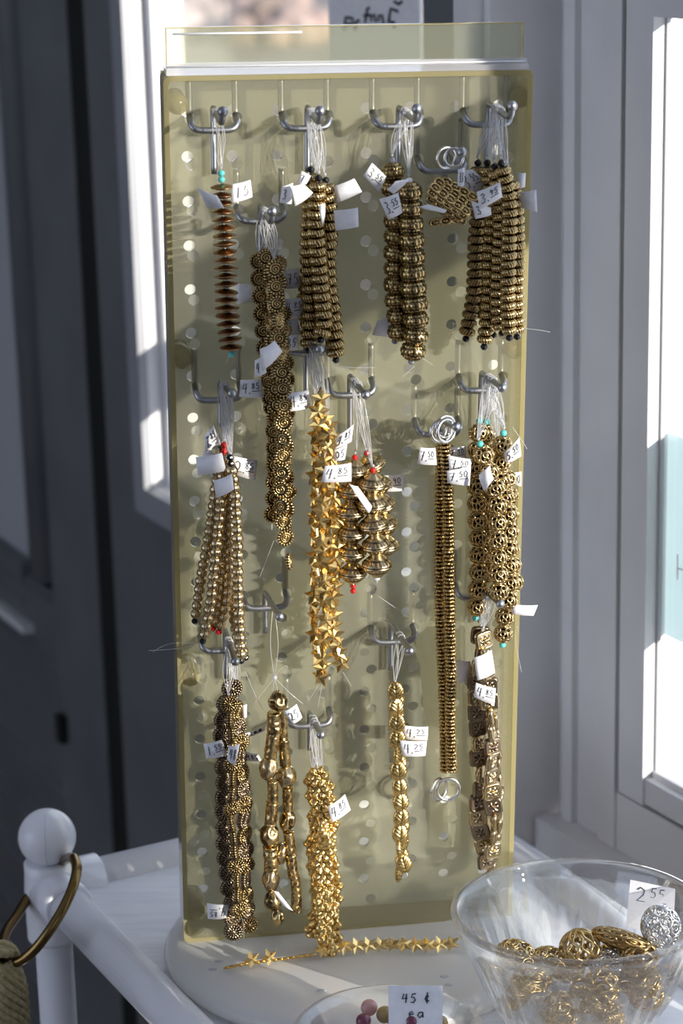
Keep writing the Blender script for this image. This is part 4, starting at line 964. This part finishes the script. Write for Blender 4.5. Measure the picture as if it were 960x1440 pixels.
def card4(name, P4, items, label, r=.0003):
    nn = (P4[3]-P4[0]).cross(P4[1]-P4[0]).normalized()
    if nn.dot(CAM-P4[0]) < 0: nn = -nn
    fn = lambda x, y, o=0: (P4[3]*(1-x)+P4[2]*x)*(1-y) + (P4[0]*(1-x)+P4[1]*x)*y + nn*o
    b = MB().add([fn(x, y, o) for o in (0, -.0003) for x, y in ((0,0),(1,0),(1,1),(0,1))], [(0,1,2,3),(7,6,5,4),(0,4,5,1),(1,5,6,2),(2,6,7,3),(3,7,4,0)])
    c = b.obj(name, PAPER); tag(c, label, 'price card'); write(lambda x, y: fn(x, y, .0002), items, r).obj('price_writing', INK, c, True, wloc(c)); return c
def at_bowl(px, py, y, z=None): return ZY(px, py, y)
yk = bc_.y + .045
card4('price_card', [ZY(886,1237,yk), ZY(949,1250,yk-.012), ZY(946,1318,yk-.030), ZY(880,1303,yk-.020)], [('2', .16,.58,.22,.30),('5',.46,.70,.15,.22),('5',.64,.70,.15,.22),('_',.44,.62,.38,0)], 'white price card reading 2 55 leaning inside the glass bowl')
dc = ZP(546, 1446, .036); dc = Vector((dc.x, dc.y-.004, 0))
dish = thing('glass_dish', dc, 'small round clear glass dish of stone beads at the front', 'dish')
po = [(0,.001),(.026,.001),(.030,.003),(.038,.010),(.045,.021),(.0495,.031),(.0520,.0345),(.0530,.0362),(.0520,.0375),(.0500,.0370),(.0470,.031),(.0425,.022),(.036,.013),(.029,.0065),(.025,.0045),(0,.0045)]
d_ = MB().lathe(po, 72); d_.v = [v + dc for v in d_.v]; d_.obj('body', BOWLG, dish, True)
def stone(name, c1, c2):
    m, nt, b_ = mat(name); setp(b_, c1, .12, 0, .6, .15); noise_col(nt, b_, c1, c2, 500, 6); return m
STONES = [stone('rose_quartz', (.55,.22,.20), (.75,.48,.42)), stone('amber_stone', (.32,.20,.06), (.55,.40,.18)), stone('plum_stone', (.14,.03,.06), (.28,.08,.13)), stone('dark_stone', (.03,.02,.03), (.09,.05,.07))]
SM = [MB().sphere((0,0,0), .5, 18, 12).mesh('stone_bead', m) for m in STONES]
DL = ['amber stone bead under the rose bead at the back of the dish', 'pale rose stone bead behind the price card in the dish', 'near-black stone bead at the left rim of the small dish', 'plum stone bead low at the front left of the small dish', 'amber stone bead low at the front of the small dish', 'pale rose stone bead low at the right of the small dish']
where = ['rose stone bead highest in the dish beside the card','amber stone bead right of the rose bead','plum stone bead at the front left of the rose bead','plum stone bead in front of the price card','amber stone bead right of the price card front','near-black stone bead at the foot of the price card']
vis = [(519,1417,.034,0,24),(541,1427,.032,1,25),(511,1436,.032,2,22),(578,1436,.033,2,22),(620,1438,.031,1,20),(556,1440,.028,3,22)]
def stone_bead(p, k, d, lab):
    e = bpy.data.objects.new('stone_bead', SM[k]); COL.objects.link(e); e.location = p; e.scale = (d, d, d); tag(e, lab, 'bead', 'stone beads in the dish')
for (x, y, z, k, w), lab in zip(vis, where): p = ZP(x, y, z); stone_bead(p, k, w*mpp(p), lab)
for i in range(6):
    a = i*1.05+.6; r = .020; stone_bead(dc + Vector((r*cos(a), r*sin(a)*.9-.004, .0115 + .20*max(0, r-.02) + (.006 if i < 4 else 0))), (i*3+1) % 4, .0092, DL[i])
yk = dc.y + .022
card4('price_card', [ZY(546,1386,yk), ZY(622,1386,yk), ZY(622,1462,yk-.012), ZY(546,1462,yk-.012)], [('4',.24,.68,.13,.17),('5',.40,.68,.12,.17),('c',.66,.70,.11,.13),('|',.665,.70,.11,.16),('e',.36,.40,.13,.15),('a',.52,.40,.14,.15)], 'white price card reading 45 cents each standing in the small dish', .00035)
